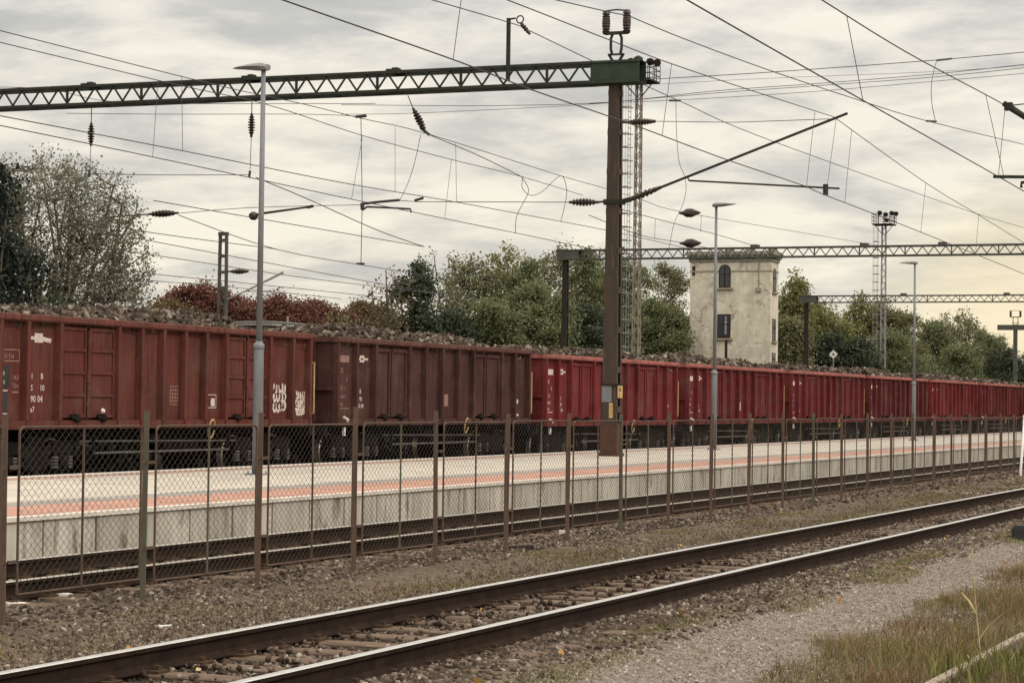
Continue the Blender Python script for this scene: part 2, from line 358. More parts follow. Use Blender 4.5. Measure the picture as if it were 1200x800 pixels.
ma = N.new('ShaderNodeMath'); ma.operation = 'MULTIPLY_ADD'; L.new(wob, ma.inputs[0]); ma.inputs[1].default_value = 1.7; L.new(sx.outputs[0], ma.inputs[2])
mr = N.new('ShaderNodeMapRange'); mr.inputs['From Min'].default_value = -16+.85; mr.inputs['From Max'].default_value = 0+.85; L.new(ma.outputs[0], mr.inputs[0])
def X(x): return (x+16)/16
base = ramp(N, L, mr.outputs[0], [(0, (.05, .036, .026)), (X(-15.5), (.10, .075, .055)), (X(-11.6), (.095, .07, .05)), (X(-10.4), (.15, .113, .083)), (X(-9.3), (.145, .11, .08)), (X(-8.9), (.062, .042, .031)),  # first stop: dark under and beyond the train put into the soil colour
     (X(-6.35), (.062, .042, .031)), (X(-6.1), (.14, .115, .07)), (X(-5.75), (.25, .205, .175)), (X(-4.6), (.27, .225, .195)), (X(-4.2), (.15, .10, .06)), (1, (.13, .10, .05))])
col = mixc(N, L, ramp(N, L, fine, [(.32, .8), (.62, 0.)]), base, (.045, .033, .024))
col = mixc(N, L, ramp(N, L, mid, [(.56, 0.), (.7, .55)]), col, (.19, .15, .108))
L.new(col, b.inputs['Base Color']); b.inputs['Roughness'].default_value = .97; b.inputs['Specular IOR Level'].default_value = .1
bump(N, L, b, fine, .8, .05)
tag(npmesh('ground', np.stack([GX.ravel(), GY.ravel(), GZ.ravel()], 1), GF, 'ground', smooth=True), 'brown soil and grey gravel ground beside the railway', None, None, 'structure')

def pts_in(x0, x1, y0, y1, n, lift=0, dens=None):
    x = rng.uniform(x0, x1, n); y = rng.uniform(y0, y1, n)
    if dens is not None:
        k = rng.random(n) < dens(x, y); x, y = x[k], y[k]
    P = np.stack([x, y, hz(x, y)+lift], 1)
    return P[seen(P, 330)]
IV, IF = ico()
def stones(name, mat, sets, label):
    Vs, Fs, o = [], [], 0
    for P, lo, hi in sets:
        q = np.abs((P[:, 1]-9.4+.3) % .6-.3); k = (np.abs(P[:, 0]+7.5) < .72); P[k & (q < .16), 2] = -.172; P[k & (q >= .16) & (P[:, 1] > 27), 2] = -.19
        n = len(P)
        if not n: continue
        sc = rng.uniform(lo, hi, (n, 1))*rng.uniform(.55, 1.15, (n, 3))
        V, F = scatter(IV, IF, P, sc, jitter=.26); Vs.append(V); Fs.append(F+o); o += len(V)
    tag(npmesh(name, np.concatenate(Vs), np.concatenate(Fs), mat), label, None, None, 'stuff')
patch = lambda x, y: np.clip((vnoise(x*.8, y*.5, 5)-.3)*2.0, .06, 1)
def bed(x, y):                                          # ballast keeps off the sleeper tops
    q = np.abs((y-9.4+.3) % .6-.3); inner = np.abs(x+7.5) < .72; bury = np.clip((vnoise(x*1.1+2, y*.45, 41)-.66)*4+np.clip((y-35)/9, 0, .4), .02, .7)
    return np.where(inner & (q < .14), bury, np.where(inner, .85, 1))*np.where(x > -6.5, .12, 1)
stones('ballast', 'ballast', [
    (pts_in(-9.0, -5.75, 9, 30, 46000, 0, bed), .013, .033), (pts_in(-9.0, -5.75, 30, 60, 26000, 0, bed), .016, .036), (pts_in(-9.0, -5.75, 60, 130, 10000), .025, .05),
    (pts_in(-14.6, -11.0, 12, 40, 19000), .015, .036), (pts_in(-14.6, -11.0, 40, 110, 10000), .025, .05)], 'dark brown crushed stone ballast around the rails')
stones('rubble', 'rubble', [(pts_in(-6.6, -5.8, 10, 60, 15000, 0, lambda x, y: .35+.65*patch(x*2, y*1.5)), .007, .027), (pts_in(-11.3, -8.9, 11, 40, 42000, 0, patch), .006, .027), (pts_in(-11.3, -8.9, 40, 110, 9000, 0, patch), .02, .05)], 'loose brown stones on the soil on both sides of the near track')
stones('gravel', 'gravel', [(pts_in(-6.0, -4.1, 11, 40, 42000), .005, .015), (pts_in(-6.0, -4.1, 40, 110, 7000), .012, .028)],
       'fine pale gravel of the path beside the near track')

# ------------------------------------------------------------------ tracks
RP = [(-.0675, -.17), (.0675, -.17), (.0675, -.158), (.02, -.142), (.0085, -.125), (.0085, -.05), (.033, -.036), (.036, -.006), (.030, 0), (-.030, 0), (-.036, -.006), (-.033, -.036), (-.0085, -.05), (-.0085, -.125), (-.02, -.142), (-.0675, -.158)]
def rail(root, cx, y0, y1, top='rail_top', name='rail', side='rail_side'):
    n = len(RP); ys = [y0+(y1-y0)*i/40 for i in range(41)]
    mb = MB(); V = [(cx+x+.006*math.sin(y*.23), y, z) for y in ys for x, z in RP]; F = []; ms = []
    for k in range(40):
        for i in range(n): F.append((k*n+i, k*n+(i+1)%n, (k+1)*n+(i+1)%n, (k+1)*n+i)); ms.append(1 if i in (8, 7, 9) else 0)
    mb.add(V, F); mb.m = ms
    return mb.build(name, [side, top], root)
def sleeper_mb(mb, y, cx=0):
    j = random.uniform(-.04, .04); a = random.uniform(-.02, .02); zt = -.172-random.uniform(0, .012); L_ = 1.27
    P = [(-L_+j, -.12+a), (L_+j, -.12-a), (L_+j, .12-a), (-L_+j, .12+a)]
    mb.add([(cx+px, y+py, -.33) for px, py in P]+[(cx+px, y+py, zt-.012) for px, py in P]+[(cx+px*.99, y+py*.88, zt) for px, py in P],
           [(0,1,5,4),(1,2,6,5),(2,3,7,6),(3,0,4,7),(4,5,9,8),(5,6,10,9),(6,7,11,10),(7,4,8,11),(8,9,10,11)])
    k = len(mb.f)
    mb.mi = 1
    for s in (-1, 1):
        for t_ in (-1, 1):
            mb.box(cx+s*.7525+t_*.10-.05, cx+s*.7525+t_*.10+.05, y-.08, y+.08, zt+.002, zt+.02)
            mb.box(cx+s*.7525+t_*.10-.02, cx+s*.7525+t_*.10+.02, y-.02, y+.02, zt+.02, zt+.05)
    mb.mi = 0
def track(name, cx, y0, y1, label, cat, top, sl_from, n_sl, rest_to):
    root = empty(name, (cx, 0, 0), label, cat)
    for s in (-.7525, .7525): rail(root, s, y0, y1, top)
    for i in range(n_sl):
        mb = MB(); sleeper_mb(mb, 0); mb.build('sleeper', ['sleeper', 'baseplate'], root, loc=(0, sl_from+i*.6, 0))
    y = sl_from+n_sl*.6; mb = MB()
    while y < rest_to: sleeper_mb(mb, y); y += .6
    if mb.v: tag(mb.build('sleepers', ['sleeper', 'baseplate'], root), kind='stuff')
    return root
track('railway_track', -7.5, 6, 260, 'nearest railway track with bright rail heads on brown weathered sleepers, in front of the fence', 'railway track', 'rail_top', 9.4, 100, 140)
track('railway_track', -12.95, 8, 260, 'railway track between the wire fence and the low platform wall', 'railway track', 'rail_top_dull', 17, 100, 120)
root = empty('railway_track', (-24.9, 0, 0), 'railway track in dark shade under the row of red freight wagons', 'railway track')
for s in (-.7525, .7525): rail(root, s, 15, 300, 'rail_top_dull')
mb = MB()
for i in range(120): sleeper_mb(mb, 28+i*1.2)
tag(mb.build('sleepers', ['sleeper', 'baseplate'], root), kind='stuff')
root = empty('old_rail', (-3.27, 0, -.2), 'pale weathered rail of a disused siding half buried in rusty grass', 'rail')
rail(root, 0, 8, 19.6, 'old_rail', 'rail_length', 'old_rail').location = (0, 0, .015)

# ------------------------------------------------------------------ platform
pl = empty('station_platform', (-19, 0, 0), 'long low station platform with cream paving, salmon edge strip and grey concrete wall', 'platform')
Y0, Y1 = 10, 330
def sheet(nm, x0, x1, z0, z1, mt, mat_y0=Y0, mat_y1=Y1):
    mb = MB().box(x0+19, x1+19, mat_y0, mat_y1, z0, z1); return mb.build(nm, mt, pl)
sheet('core', -22.75, -15.33, -.4, .25, 'joint')
sheet('edge_coping', -15.30, -15.17, .252, .305, 'coping'); sheet('edge_strip', -16.7, -15.302, .2, .30, 'salmon')
sheet('tactile_strip', -17.35, -16.702, .2, .302, 'tactile'); sheet('paving', -21.7, -17.352, .2, .30, 'paving')
sheet('back_strip', -22.4, -21.702, .2, .30, 'pinkstrip'); sheet('back_coping', -22.8, -22.402, .1, .304, 'coping')
y = 10.3; pn = 0; rest = MB()
while y < 200:
    w = 1.13; d = random.uniform(0, .012)
    if pn < 90:
        mb = MB().box(3.672, 3.80-d, y+.018, y+w-.018, -.4, .25); mb.build('wall_panel', 'concrete', pl)
    else: rest.box(3.66, 3.80-d, y+.018, y+w-.018, -.4, .25)
    y += w; pn += 1
tag(rest.build('wall_panels', 'concrete', pl), kind='stuff')

# ------------------------------------------------------------------ fence
FX = -11.2
fe = empty('wire_fence', (FX, 16.2, -.2), 'rusty chain link fence of framed panels on brown and green posts, between the two tracks', 'fence')
PITCH = 2.225; NP = 27
green = {1, 7, 12}
heights = [1.55, 1.58, 1.565, 1.63, 1.59, 1.55, 1.56, 1.54, 1.56, 1.55, 1.56]
for n in range(-1, NP):
    y = n*PITCH; top = (heights[n] if 0 <= n < len(heights) else random.uniform(1.53, 1.57))+.2
    mb = MB(); tl = random.uniform(-.018, .018); w = .056
    # angle iron: two legs
    mb.add([(-.0375+px, py, pz) if pz < 0 else (-.0375+px+tl, py+tl*.7, pz) for pz in (-.35, top) for px, py in ((0,-.029),(w,-.029),(w,-.020),(.009,-.020),(.009,.029),(0,.029))],
           [(0,1,7,6),(1,2,8,7),(2,3,9,8),(3,4,10,9),(4,5,11,10),(5,0,6,11),(6,7,8,9),(6,9,10,11),(3,2,1,0),(5,4,3,0)])
    o = mb.build('post', 'fence_green' if n in green else 'fence_rust', fe, loc=(0, y, 0))
    if n in green: o['label'] = 'fence post with faded green paint'
def panel(n):
    y0 = n*PITCH+.16; y1 = (n+1)*PITCH-.10; zb, zt = .20+random.uniform(-.015, .02), 1.645+random.uniform(-.012, .012)
    pr = empty_part('fence_panel', fe, (0, 0, 0))
    mb = MB(); r = .06
    arc0 = [(0, y0+r-r*math.cos(a), zt-r+r*math.sin(a)) for a in (0, .5, 1.05, PI/2)]; arc1 = [(0, y1-r+r*math.sin(a), zt-r+r*math.cos(a)) for a in (0, .5, 1.05, PI/2)]
    mb.tube([(0, y0, zb)]+arc0+arc1+[(0, y1, zb)], .0125, 6); mb.tube([(0, y0, zb), (0, y1, zb)], .010, 6)
    for z in (.5, 1.3): mb.bar((0, y0, z), (0, n*PITCH+.02, z), .012, .03); mb.bar((0, y1, z), (0, (n+1)*PITCH-.02, z), .012, .03)
    mb.build('frame', 'fence_frame', pr)
    mb = MB(); mb.bar((.006, (y0+y1)/2, zb), (.006, (y0+y1)/2, zt), .018, .012); mb.build('middle_bar', 'fence_green' if n % 2 else 'fence_frame', pr)
    mb = MB(); dy, dz = .100, .082; Hh = zt-zb; sl = dy/dz; r = .0011
    for sgn in (-1, 1):
        k = -int(Hh/dz)-1
        for i in range(-40, 64):
            ya = y0+i*dy*1.0; yb = ya+sgn*Hh*sl
            a = (ya, zb); b_ = (yb, zt)
            t0, t1 = 0., 1.; dyy = yb-ya
            for lim, hi in ((y0, False), (y1, True)):
                tl = (lim-ya)/dyy
                if (dyy > 0) != hi: t0 = max(t0, tl)
                else: t1 = min(t1, tl)
            if t1-t0 < .005: continue
            A = (sgn*.002, ya+dyy*t0, zb+Hh*t0); B = (sgn*.002, ya+dyy*t1, zb+Hh*t1)
            mb.bar(A, B, r*2, r*2, (1, 0, 0))
    mb.build('chain_link', 'chain', pr)
def empty_part(nm, parent, loc):
    o = bpy.data.objects.new(nm, None); C.objects.link(o); o.parent = parent; o.location = loc; o.empty_display_size = .1; return o
for n in range(-1, NP-1): panel(n)
# brace post at the far end of the fence, slabs and odd pieces by it
p0 = atx(1196, 552, -11.0); p1 = atx(1201, 486, -11.0)
mb = MB(); mb.tube([p0-Vector((0, 0, .5)), p0, p1], .035, 8); tag(mb.build('leaning_post', 'white', None, True), 'white round post leaning at the right end of the wire fence', 'post')
def slab(px, py, lx, ly, h, rz, label, cat, mt='coping', nm='stone_slab'):
    p = atz(px, py, -.22); p.z = float(hz(p.x, p.y)); mb = MB()
    k = 9; V = []
    for z, s in ((-.08, 1.04), (h*.75, 1), (h, .93)):
        for i in range(k):
            a = 2*PI*i/k+.2; c_, s_ = math.cos(a), math.sin(a); q = 1/max(abs(c_), abs(s_))
            V.append((c_*q*lx/2*s*random.uniform(.88, 1.05), s_*q*ly/2*s*random.uniform(.88, 1.05), z+random.uniform(-.006, .006)))
    mb.add(V, [(r*k+i, r*k+(i+1)%k, (r+1)*k+(i+1)%k, (r+1)*k+i) for r in (0, 1) for i in range(k)]+[tuple(2*k+i for i in range(k)), tuple(range(k-1, -1, -1))])
    o = mb.build(nm, mt, None, False, p); o.rotation_euler = (0, random.uniform(-.05, .05), rz); tag(o, label, cat); return o
slab(60, 702, .42, .14, .035, .5, 'pale flat stone slab lying just behind the first fence post', 'stone')
slab(22, 711, .30, .12, .03, .9, 'small pale slab at the foot of the leftmost rusty fence post', 'stone')
slab(608, 643, .46, .12, .05, .9, 'dark charred plank end lying on the strip of soil before the fence', 'plank', 'mast_dark', 'plank')
slab(1200, 632, .34, .28, .22, .5, 'black block standing in gravel at the right edge beside the near track', 'block', 'blackboard', 'block')
slab(194, 733, .12, .07, .03, .3, 'small white stone on brown soil between fence and near rail', 'stone', 'white')
slab(660, 628, .13, .1, .05, .3, 'pale rounded stone lying at the foot of the fence', 'stone')

# ------------------------------------------------------------------ beets and wagons
def beet_template(n=7):
    prof = [(-.62, .0), (-.58, .2), (-.36, .34), (-.05, .39), (.28, .31), (.55, .19), (.78, .08), (.9, .02)]
    V, F = [], []
    for z, r in prof:
        for j in range(n): a = 2*PI*j/n; V.append((math.cos(a)*max(r, .01), math.sin(a)*max(r, .01), z))
    k = len(prof)
    for i in range(k-1):
        for j in range(n): F.append((i*n+j, i*n+(j+1)%n, (i+1)*n+(j+1)%n, (i+1)*n+j))
    return np.array(V), np.array(F)
BV, BF = beet_template(7); BV5, BF5 = beet_template(5)
HALF = 6.0
def heap(yl, xl, seed):
    """height of the load above the rails at local (along, across); xl = +1.3 is the near side"""
    e = np.where(yl > 0, np.clip((HALF-yl)/2.9, 0, 1)**1.2, np.clip((HALF+yl)/1.3, 0, 1)); e = np.where(yl > 0, e, e*(2-e))
    c = np.clip((1.34-np.abs(xl))/1.0, 0, 1); c = c*(2-c)
    return 2.93+(.46*e-.03)*(.25+.75*c)*(.78+.5*vnoise(yl*.45+seed*9.1, xl*.6+seed, 3))+.10*(vnoise(yl*1.6+seed*3, xl*1.4, 4)-.5)
WX = -24.9
def load(wy, seed, n, far, drop, ntop):
    T, Fc = (BV5, BF5) if far else (BV, BF)
    yl = rng.uniform(-HALF+.12, HALF-.12, n); xl = rng.uniform(-1.1, 1.27, n); z = heap(yl, xl, seed)+rng.uniform(-.09, .05, n)-drop
    P = np.stack([WX+xl, wy+yl, z], 1); sc = rng.uniform(.10, .175, n)*(1.2 if far else 1)
    if ntop:
        d = np.linalg.norm(P-np.array([0, 0, EYE]), axis=1)+np.where(xl > -.1, 0, 100)+np.where(seen(P, 4), 0, 200)
        own = np.argsort(d)[:ntop]; keep = np.setdiff1d(np.arange(n), own)
    else: own = []; keep = np.arange(n)
    V, F = scatter(T, Fc, P[keep], sc[keep], jitter=.08)
    # packed core of the load
    ys = np.linspace(-HALF+.06, HALF-.06, 60); xs = np.linspace(-1.29, 1.29, 16); A, B = np.meshgrid(xs, ys); Z = heap(B, A, seed)-.13-drop
    CV = np.stack([WX+A.ravel(), wy+B.ravel(), Z.ravel()], 1); I2 = np.arange(16*60).reshape(60, 16)
    CF = np.stack([I2[:-1, :-1], I2[:-1, 1:], I2[1:, 1:], I2[1:, :-1]], -1).reshape(-1, 4)
    o = npmesh('beet_load', np.concatenate([V, CV]), np.concatenate([F, CF+len(V)]), 'beet')
    for i in own:
        bo = link('sugar_beet', BEETS[i % len(BEETS)], None, P[i]); bo.scale = (sc[i],)*3
        bo.rotation_euler = tuple(rng.uniform(0, 6.28, 3))
        tag(bo, 'dirty grey brown sugar beet heaped above the rim of the nearest brown wagon', 'sugar beet', 'sugar beets heaped in the nearest wagon')
    return o
BEETS = []
for k in range(6):
    V = BV*(1+rng.normal(0, .10, (len(BV), 1)))*np.array([1, rng.uniform(.8, 1.1), rng.uniform(.8, 1.1)])
    o = npmesh('sugar_beet', V, BF, 'beet'); BEETS.append(o.data); bpy.data.objects.remove(o)

_txt = {}
def text_mesh(s, size):
    k = (s, size)
    if k not in _txt:
        cu = bpy.data.curves.new('t', 'FONT'); cu.body = s; cu.size = size; cu.resolution_u = 2; cu.offset = size*.012
        o = bpy.data.objects.new('t', cu); C.objects.link(o); bpy.context.view_layer.update()
        me = bpy.data.meshes.new_from_object(o.evaluated_get(bpy.context.evaluated_depsgraph_get())); bpy.data.objects.remove(o)
        _txt[k] = ([v.co.copy() for v in me.vertices], [list(p.vertices) for p in me.polygons])
    return _txt[k]
def write(mb, s, size, x, y, z):
    V, F = text_mesh(s, size); mb.add([(x, y+v.x, z+v.y) for v in V], F)
def flat(mb, x, y0, y1, z0, z1): mb.add([(x, y0, z0), (x, y1, z0), (x, y1, z1), (x, y0, z1)], [(0, 1, 2, 3)])

def bogie(root, yc):
    bg = empty_part('bogie', root, (0, yc, 0))
    mb = MB()
    for sx in (-1, 1):
        x = sx*1.0
        mb.extrude_y([(x-.06, .55), (x+.06, .55), (x+.06, .78), (x-.06, .78)], -1.25, 1.25)
        mb.box(x-.07, x+.07, -.32, .32, .34, .8); mb.box(x-.09, x+.09, -.25, .25, .8, .95)
        for sy in (-1, 1): mb.box(x-.08, x+.08, sy*.9-.34, sy*.9+.34, .62, .86)
        for sy in (-1, 1): mb.bar((x, sy*.3, .4), (x, sy*.62, .62), .12, .12)
    mb.box(-1, 1, -.22, .22, .6, .9); mb.box(-.9, .9, -1.3, -1.2, .55, .7); mb.box(-.9, .9, 1.2, 1.3, .55, .7)
    mb.build('side_frame', 'bogie', bg)
    for sy in (-1, 1):
        mb = MB()
        for sx in (-1, 1):
            x = sx*.75
            mb.mi = 0; mb._lathe(Vector((x-.07, sy*.9, .46)), Vector((x+.07, sy*.9, .46)), [(0, .38), (.2, .4), (.8, .4), (1, .38)], 24)
            mb.mi = 1; mb._lathe(Vector((x-.065, sy*.9, .46)), Vector((x+.065, sy*.9, .46)), [(0, .46), (.9, .455), (1, .44)], 28)
            mb.mi = 0; mb._lathe(Vector((x-.075, sy*.9, .46)), Vector((x+.075, sy*.9, .46)), [(0, .425), (.5, .43), (1, .425)], 28)
        mb.mi = 0; mb.tube([(-.75, sy*.9, .46), (.75, sy*.9, .46)], .08, 8)
        mb.build('wheelset', ['bogie', 'tread'], bg)
        for sx in (-1, 1):
            mb = MB(); mb.box(sx*1.0-.12, sx*1.0+.12, sy*.9-.14, sy*.9+.14, .33, .6); mb._lathe(Vector((sx*1.0, sy*.9, .46)), Vector((sx*1.17, sy*.9, .46)), [(0, .12), (.8, .12), (1, .08)], 10)
            mb.mi = 1
            for q in (-.24, .24):
                for r_ in range(4): mb._lathe(Vector((sx*1.04, sy*.9+q, .36+r_*.06)), Vector((sx*1.04, sy*.9+q, .40+r_*.06)), [(0, .085), (1, .085)], 8)
            mb.build('axle_box', ['bogie', 'spring'], bg)
    return bg
def door(root, y0, y1, style, paintm):
    zb, zt = 1.30, 2.98; ym = (y0+y1)/2; mb = MB(); x = 1.283
    for a, b_ in ((y0+.07, ym-.05), (ym+.05, y1-.07)):
        mb.box(x, x+.028, a, b_, zb, zt)
        w = .06
        if style == 'A':
            mb.box(x+.028, x+.055, a, b_, zt-w, zt); mb.box(x+.028, x+.055, a, b_, zb, zb+w)
            for k in (1, 2, 3): z = zb+(zt-zb)*k/4; mb.box(x+.028, x+.062, a+.05, b_-.05, z-.03, z+.03)
            mb.box(x+.028, x+.055, a, a+.05, zb+w, zt-w); mb.box(x+.028, x+.055, b_-.05, b_, zb+w, zt-w)
        else:
            mb.box(x+.028, x+.07, a, b_, zt-.13, zt-.05); mb.box(x+.028, x+.06, a, b_, zb, zb+.07)
            mb.box(x+.028, x+.06, a, a+.09, zb+.07, zt-.14); mb.box(x+.028, x+.06, b_-.09, b_, zb+.07, zt-.14)
    o = mb.build('door', paintm, root)
    mb = MB(); mb.tube([(x+.06, ym, zb-.02), (x+.06, ym, zt-.05)], .022, 6); mb.box(x+.03, x+.09, ym-.06, ym+.06, 1.95, 2.2); mb.box(x+.03, x+.08, ym-.05, ym+.05, 1.5, 1.58)
    mb.build('locking_bar', paintm, o)
    for s in (-1, 1):
        mb = MB(); yy = ym+s*.45; mb.bar((x+.13, yy-.22, 1.33), (x+.16, yy+.05, 1.25), .05, .06); mb.box(x+.03, x+.16, yy-.07, yy+.07, 1.22, 1.36)
        mb.build('latch', 'underframe', o)
def wagon(name, loc, ribs, doors, style, top, pm, rim, label):
    w = empty(name, loc, label, 'freight wagon', 'freight wagons of the beet train')
    mb = MB(); z0 = 1.13
    for sx in (-1, 1): mb.box(min(sx*1.25, sx*1.28), max(sx*1.25, sx*1.28), -HALF, HALF, z0, top-.1)
    for sy in (-1, 1): mb.box(-1.248, 1.248, min(sy*HALF, sy*(HALF-.05)), max(sy*HALF, sy*(HALF-.05)), z0, top-.1)
    mb.box(-1.247, 1.247, -HALF+.051, HALF-.051, z0+.02, z0+.08)
    for yy in ribs:                                       # hat section stanchions on both sides
        for sx in (-1, 1):
            P = [(1.2805, yy-.075), (1.415, yy-.05), (1.415, yy+.05), (1.2805, yy+.075)]
            mb.add([(sx*px, py, z) for z in (z0+.12, top-.1) for px, py in P], [(0,1,5,4),(1,2,6,5),(2,3,7,6),(3,0,4,7),(0,1,2,3),(4,5,6,7)])
    for sy in (-1, 1):                                    # end wall ribs
        for xx in (-.8, 0, .8): mb.box(xx-.06, xx+.06, min(sy*6.002, sy*6.08), max(sy*6.002, sy*6.08), z0, top-.1)
        mb.box(-1.298, 1.298, min(sy*6.002, sy*6.06), max(sy*6.002, sy*6.06), 1.9, 2.0)
    mb.build('body', pm, w)
    mb = MB()
    for sx in (-1, 1):
        P = [(1.27, top-.13), (1.41, top-.13), (1.44, top-.10), (1.44, top-.02), (1.42, top), (1.29, top), (1.27, top-.02)]
        n = len(P); V = [(sx*px, y, z) for y in (-6.05, 6.05) for px, z in P]
        mb.add(V, [(i, (i+1)%n, n+(i+1)%n, n+i) for i in range(n)]+[tuple(range(n)), tuple(range(n, 2*n))])
    for sy in (-1, 1): mb.box(-1.268, 1.268, min(sy*5.93, sy*6.07), max(sy*5.93, sy*6.07), top-.12, top-.003)
    mb.build('top_rim', rim, w)
    mb = MB()
    for sx in (-1, 1): mb.box(min(sx*1.283, sx*1.40), max(sx*1.283, sx*1.40), -6.03, 6.03, z0-.04, z0+.118)
    for yy in list(ribs): mb.box(1.402, 1.43, yy-.05, yy+.05, z0-.02, z0+.1)
    mb.build('side_sill', pm, w)
    for d in doors: door(w, d[0], d[1], style, pm)
    mb = MB(); mb.box(-.35, .35, -6.2, 6.2, .85, 1.1)
    mb.box(-1.25, 1.25, -6.32, -6.18, .9, 1.16); mb.box(-1.25, 1.25, 6.18, 6.32, .9, 1.16)
    for yy in (-3.4, -2.2, -1, 0, 1, 2.2, 3.4): mb.box(-1.25, 1.25, yy-.06, yy+.06, .98, 1.09)
    mb.extrude_y([(.9, .78), (1.15, .78), (1.15, .98), (.9, .98)], -.55, -.1); mb.tube([(.7, .5, .72), (.7, 1.9, .72)], .2, 12); 
    for s in (-1, 1): mb.bar((1.2, s*2.6, .62), (1.2, s*2.6, 1.05), .04)
    mb.build('underframe', 'underframe', w)
    mb = MB(); mb.tube([(1.2, -2.6, .62), (1.2, 2.6, .62)], .025, 6); mb.tube([(1.15, -3.0, .85), (1.15, 3.0, .80)], .02, 6); mb.build('brake_rod', 'spring', w)
    for s in (-1, 1): bogie(w, s*4.35)
    for sy in (-1, 1):
        for sx in (-1, 1):
            mb = MB(); mb._lathe(Vector((sx*.875, sy*6.3, 1.03)), Vector((sx*.875, sy*6.56, 1.03)), [(0, .1), (.7, .09), (.72, .075), (.9, .075), (.901, .22), (1, .21)], 14); mb.build('buffer', 'bogie', w)
    mb = MB(); y = 6.0; mb.tube([(1.33, y, 2.52), (1.36, y+.17, 2.52), (1.36, y+.17, 1.38), (1.33, y+.02, 1.38)], .02, 6); mb.build('grab_rail', 'yellow', w)
    mb = MB(); c = (1.44, 1.45, 1.06)
    mb.tube([(c[0]+.03*math.sin(a*1.0), c[1]+.12*math.cos(a), c[2]+.19*math.sin(a)) for a in [i*2*PI/14+.3 for i in range(14)]], .02, 6)
    mb.build('pull_ring', 'yellow', w)
    mb = MB(); mb.tube([(1.2, -6.05, 1.05), (1.25, -6.15, .5), (1.25, -5.7, .5), (1.2, -5.75, 1.05)], .015, 5); mb.box(1.1, 1.4, -6.15, -5.7, .48, .51); mb.build('shunter_step', 'bogie', w)
    return w
def L2(px, py, wy): p = atx(px, py, WX+1.285); return p.y-wy, p.z
XM = 1.2835
WY = [39.65, 52.9]+[52.9+13.17*k for k in range(1, 9)]
w1 = wagon('freight_wagon', (WX, WY[0], 0), [-5.93, -5.1, -4.05, -2.06, -1.22, -.40, .44, 1.28, 2.12, 4.05, 5.1, 5.93], [(-4.05, -2.06), (2.12, 4.05)], 'A', 3.16, 'wagon_brown', 'rim_brown',
           'nearest brown freight wagon with graffiti scribbles and cross barred doors')
def marks1(w):
    def ou(mb, y0, y1, z0, z1, t=.02):
        flat(mb, XM, y0, y1, z0, z0+t); flat(mb, XM, y0, y1, z1-t, z1); flat(mb, XM, y0, y0+t, z0+t, z1-t); flat(mb, XM, y1-t, y1, z0+t, z1-t)
    mb = MB(); c = -4.58                                            # winged emblem
    flat(mb, XM, c-.16, c+.10, 2.66, 2.83); flat(mb, XM, c-.36, c-.162, 2.71, 2.77)
    mb.add([(XM, c+.102, 2.69), (XM, c+.36, 2.66), (XM, c+.38, 2.74), (XM, c+.102, 2.77)], [(0, 1, 2, 3)])
    mb.build('emblem', 'chalk', w)
    mb = MB()
    for s, y, z, q in (('1', -4.84, 2.00, .15), ('B', -4.53, 2.00, .15), ('S', -4.84, 1.79, .15), ('10', -4.55, 1.79, .15), ('90 04', -4.84, 1.58, .17), ('a7', -4.84, 1.40, .14)): mb = MB(); write(mb, s, q, XM, y, z); mb.build('load_line', 'chalk', w)
    mb = MB(); ou(mb, -5.85, -5.2, 2.30, 2.52)
    write(mb, '81 55 536', .11, XM, -5.82, 2.36); mb.build('number_panel', 'chalk_dim', w)
    mb = MB(); flat(mb, XM, -5.86, -5.5, 1.83, 2.24); flat(mb, XM, -5.86, -5.56, 1.35, 1.79); bb = mb.build('data_board', 'blackboard', w)
    mb = MB(); write(mb, 'Eas', .14, XM+.003, -5.84, 2.06); write(mb, '21 t', .12, XM+.003, -5.84, 1.9)
    for z in (1.36, 1.77): flat(mb, XM+.003, -5.86, -5.56, z, z+.02)
    mb.build('board_lettering', 'chalk', bb)
    mb = MB(); write(mb, '14,0', .12, XM, -5.42, 1.98); write(mb, '72m', .12, XM, -5.42, 1.83); flat(mb, XM, -5.42, -5.22, 1.74, 1.77); mb.build('length_mark', 'chalk_dim', w)
    for px, py, k in ((204, 463, 0), (248, 470, 1)):
        y, z = L2(px, py, WY[0]); mb = MB(); hw, hh = (.16, .19) if k == 0 else (.19, .14)
        ou(mb, y-hw, y+hw, z-hh, z+hh, .015)
        if k == 0:
            for j in range(1, 5): flat(mb, XM, y-hw+.015, y+hw-.015, z-hh+j*.07, z-hh+j*.07+.02)
            for j in range(1, 3): flat(mb, XM+.001, y-hw+j*.1, y-hw+j*.1+.015, z-hh+.02, z+hh-.02)
        else: flat(mb, XM, y-.03, y+.13, z-.10, z+.06)
        mb.build('revision_grid', 'chalk_dim' if k == 0 else 'chalk', w)
    r2 = random.Random(5)                                            # graffiti: sprayed white scribbles
    for (pa, pb, va, vb) in ((319, 336, 450, 482), (346, 358, 458, 486)):
        y0, z1 = L2(pa, va, WY[0]); y1, z0 = L2(pb, vb, WY[0]); mb = MB()
        for row in range(3):
            zc = z1-(row+.5)*(z1-z0)/3; P = []
            for i in range(26):
                a = i*1.15; P.append((XM+.004+.0003*i, y0+(y1-y0)*(i/26*.9+.05)+.05*math.cos(a)+r2.uniform(-.02, .02), zc+(z1-z0)*.15*math.sin(a)+r2.uniform(-.025, .025)))
            for i in range(25):
                if r2.random() < .9: mb.bar(P[i], P[i+1], r2.uniform(.02, .065), .004, (1, 0, 0))
        mb.build('graffiti', 'chalk', w)
    y, z = L2(113, 481, WY[0]); mb = MB(); mb._lathe(Vector((1.42, y, z)), Vector((1.46, y, z)), [(0, .05), (1, .03)], 8); mb.build('reflector', 'white', w)
marks1(w1)
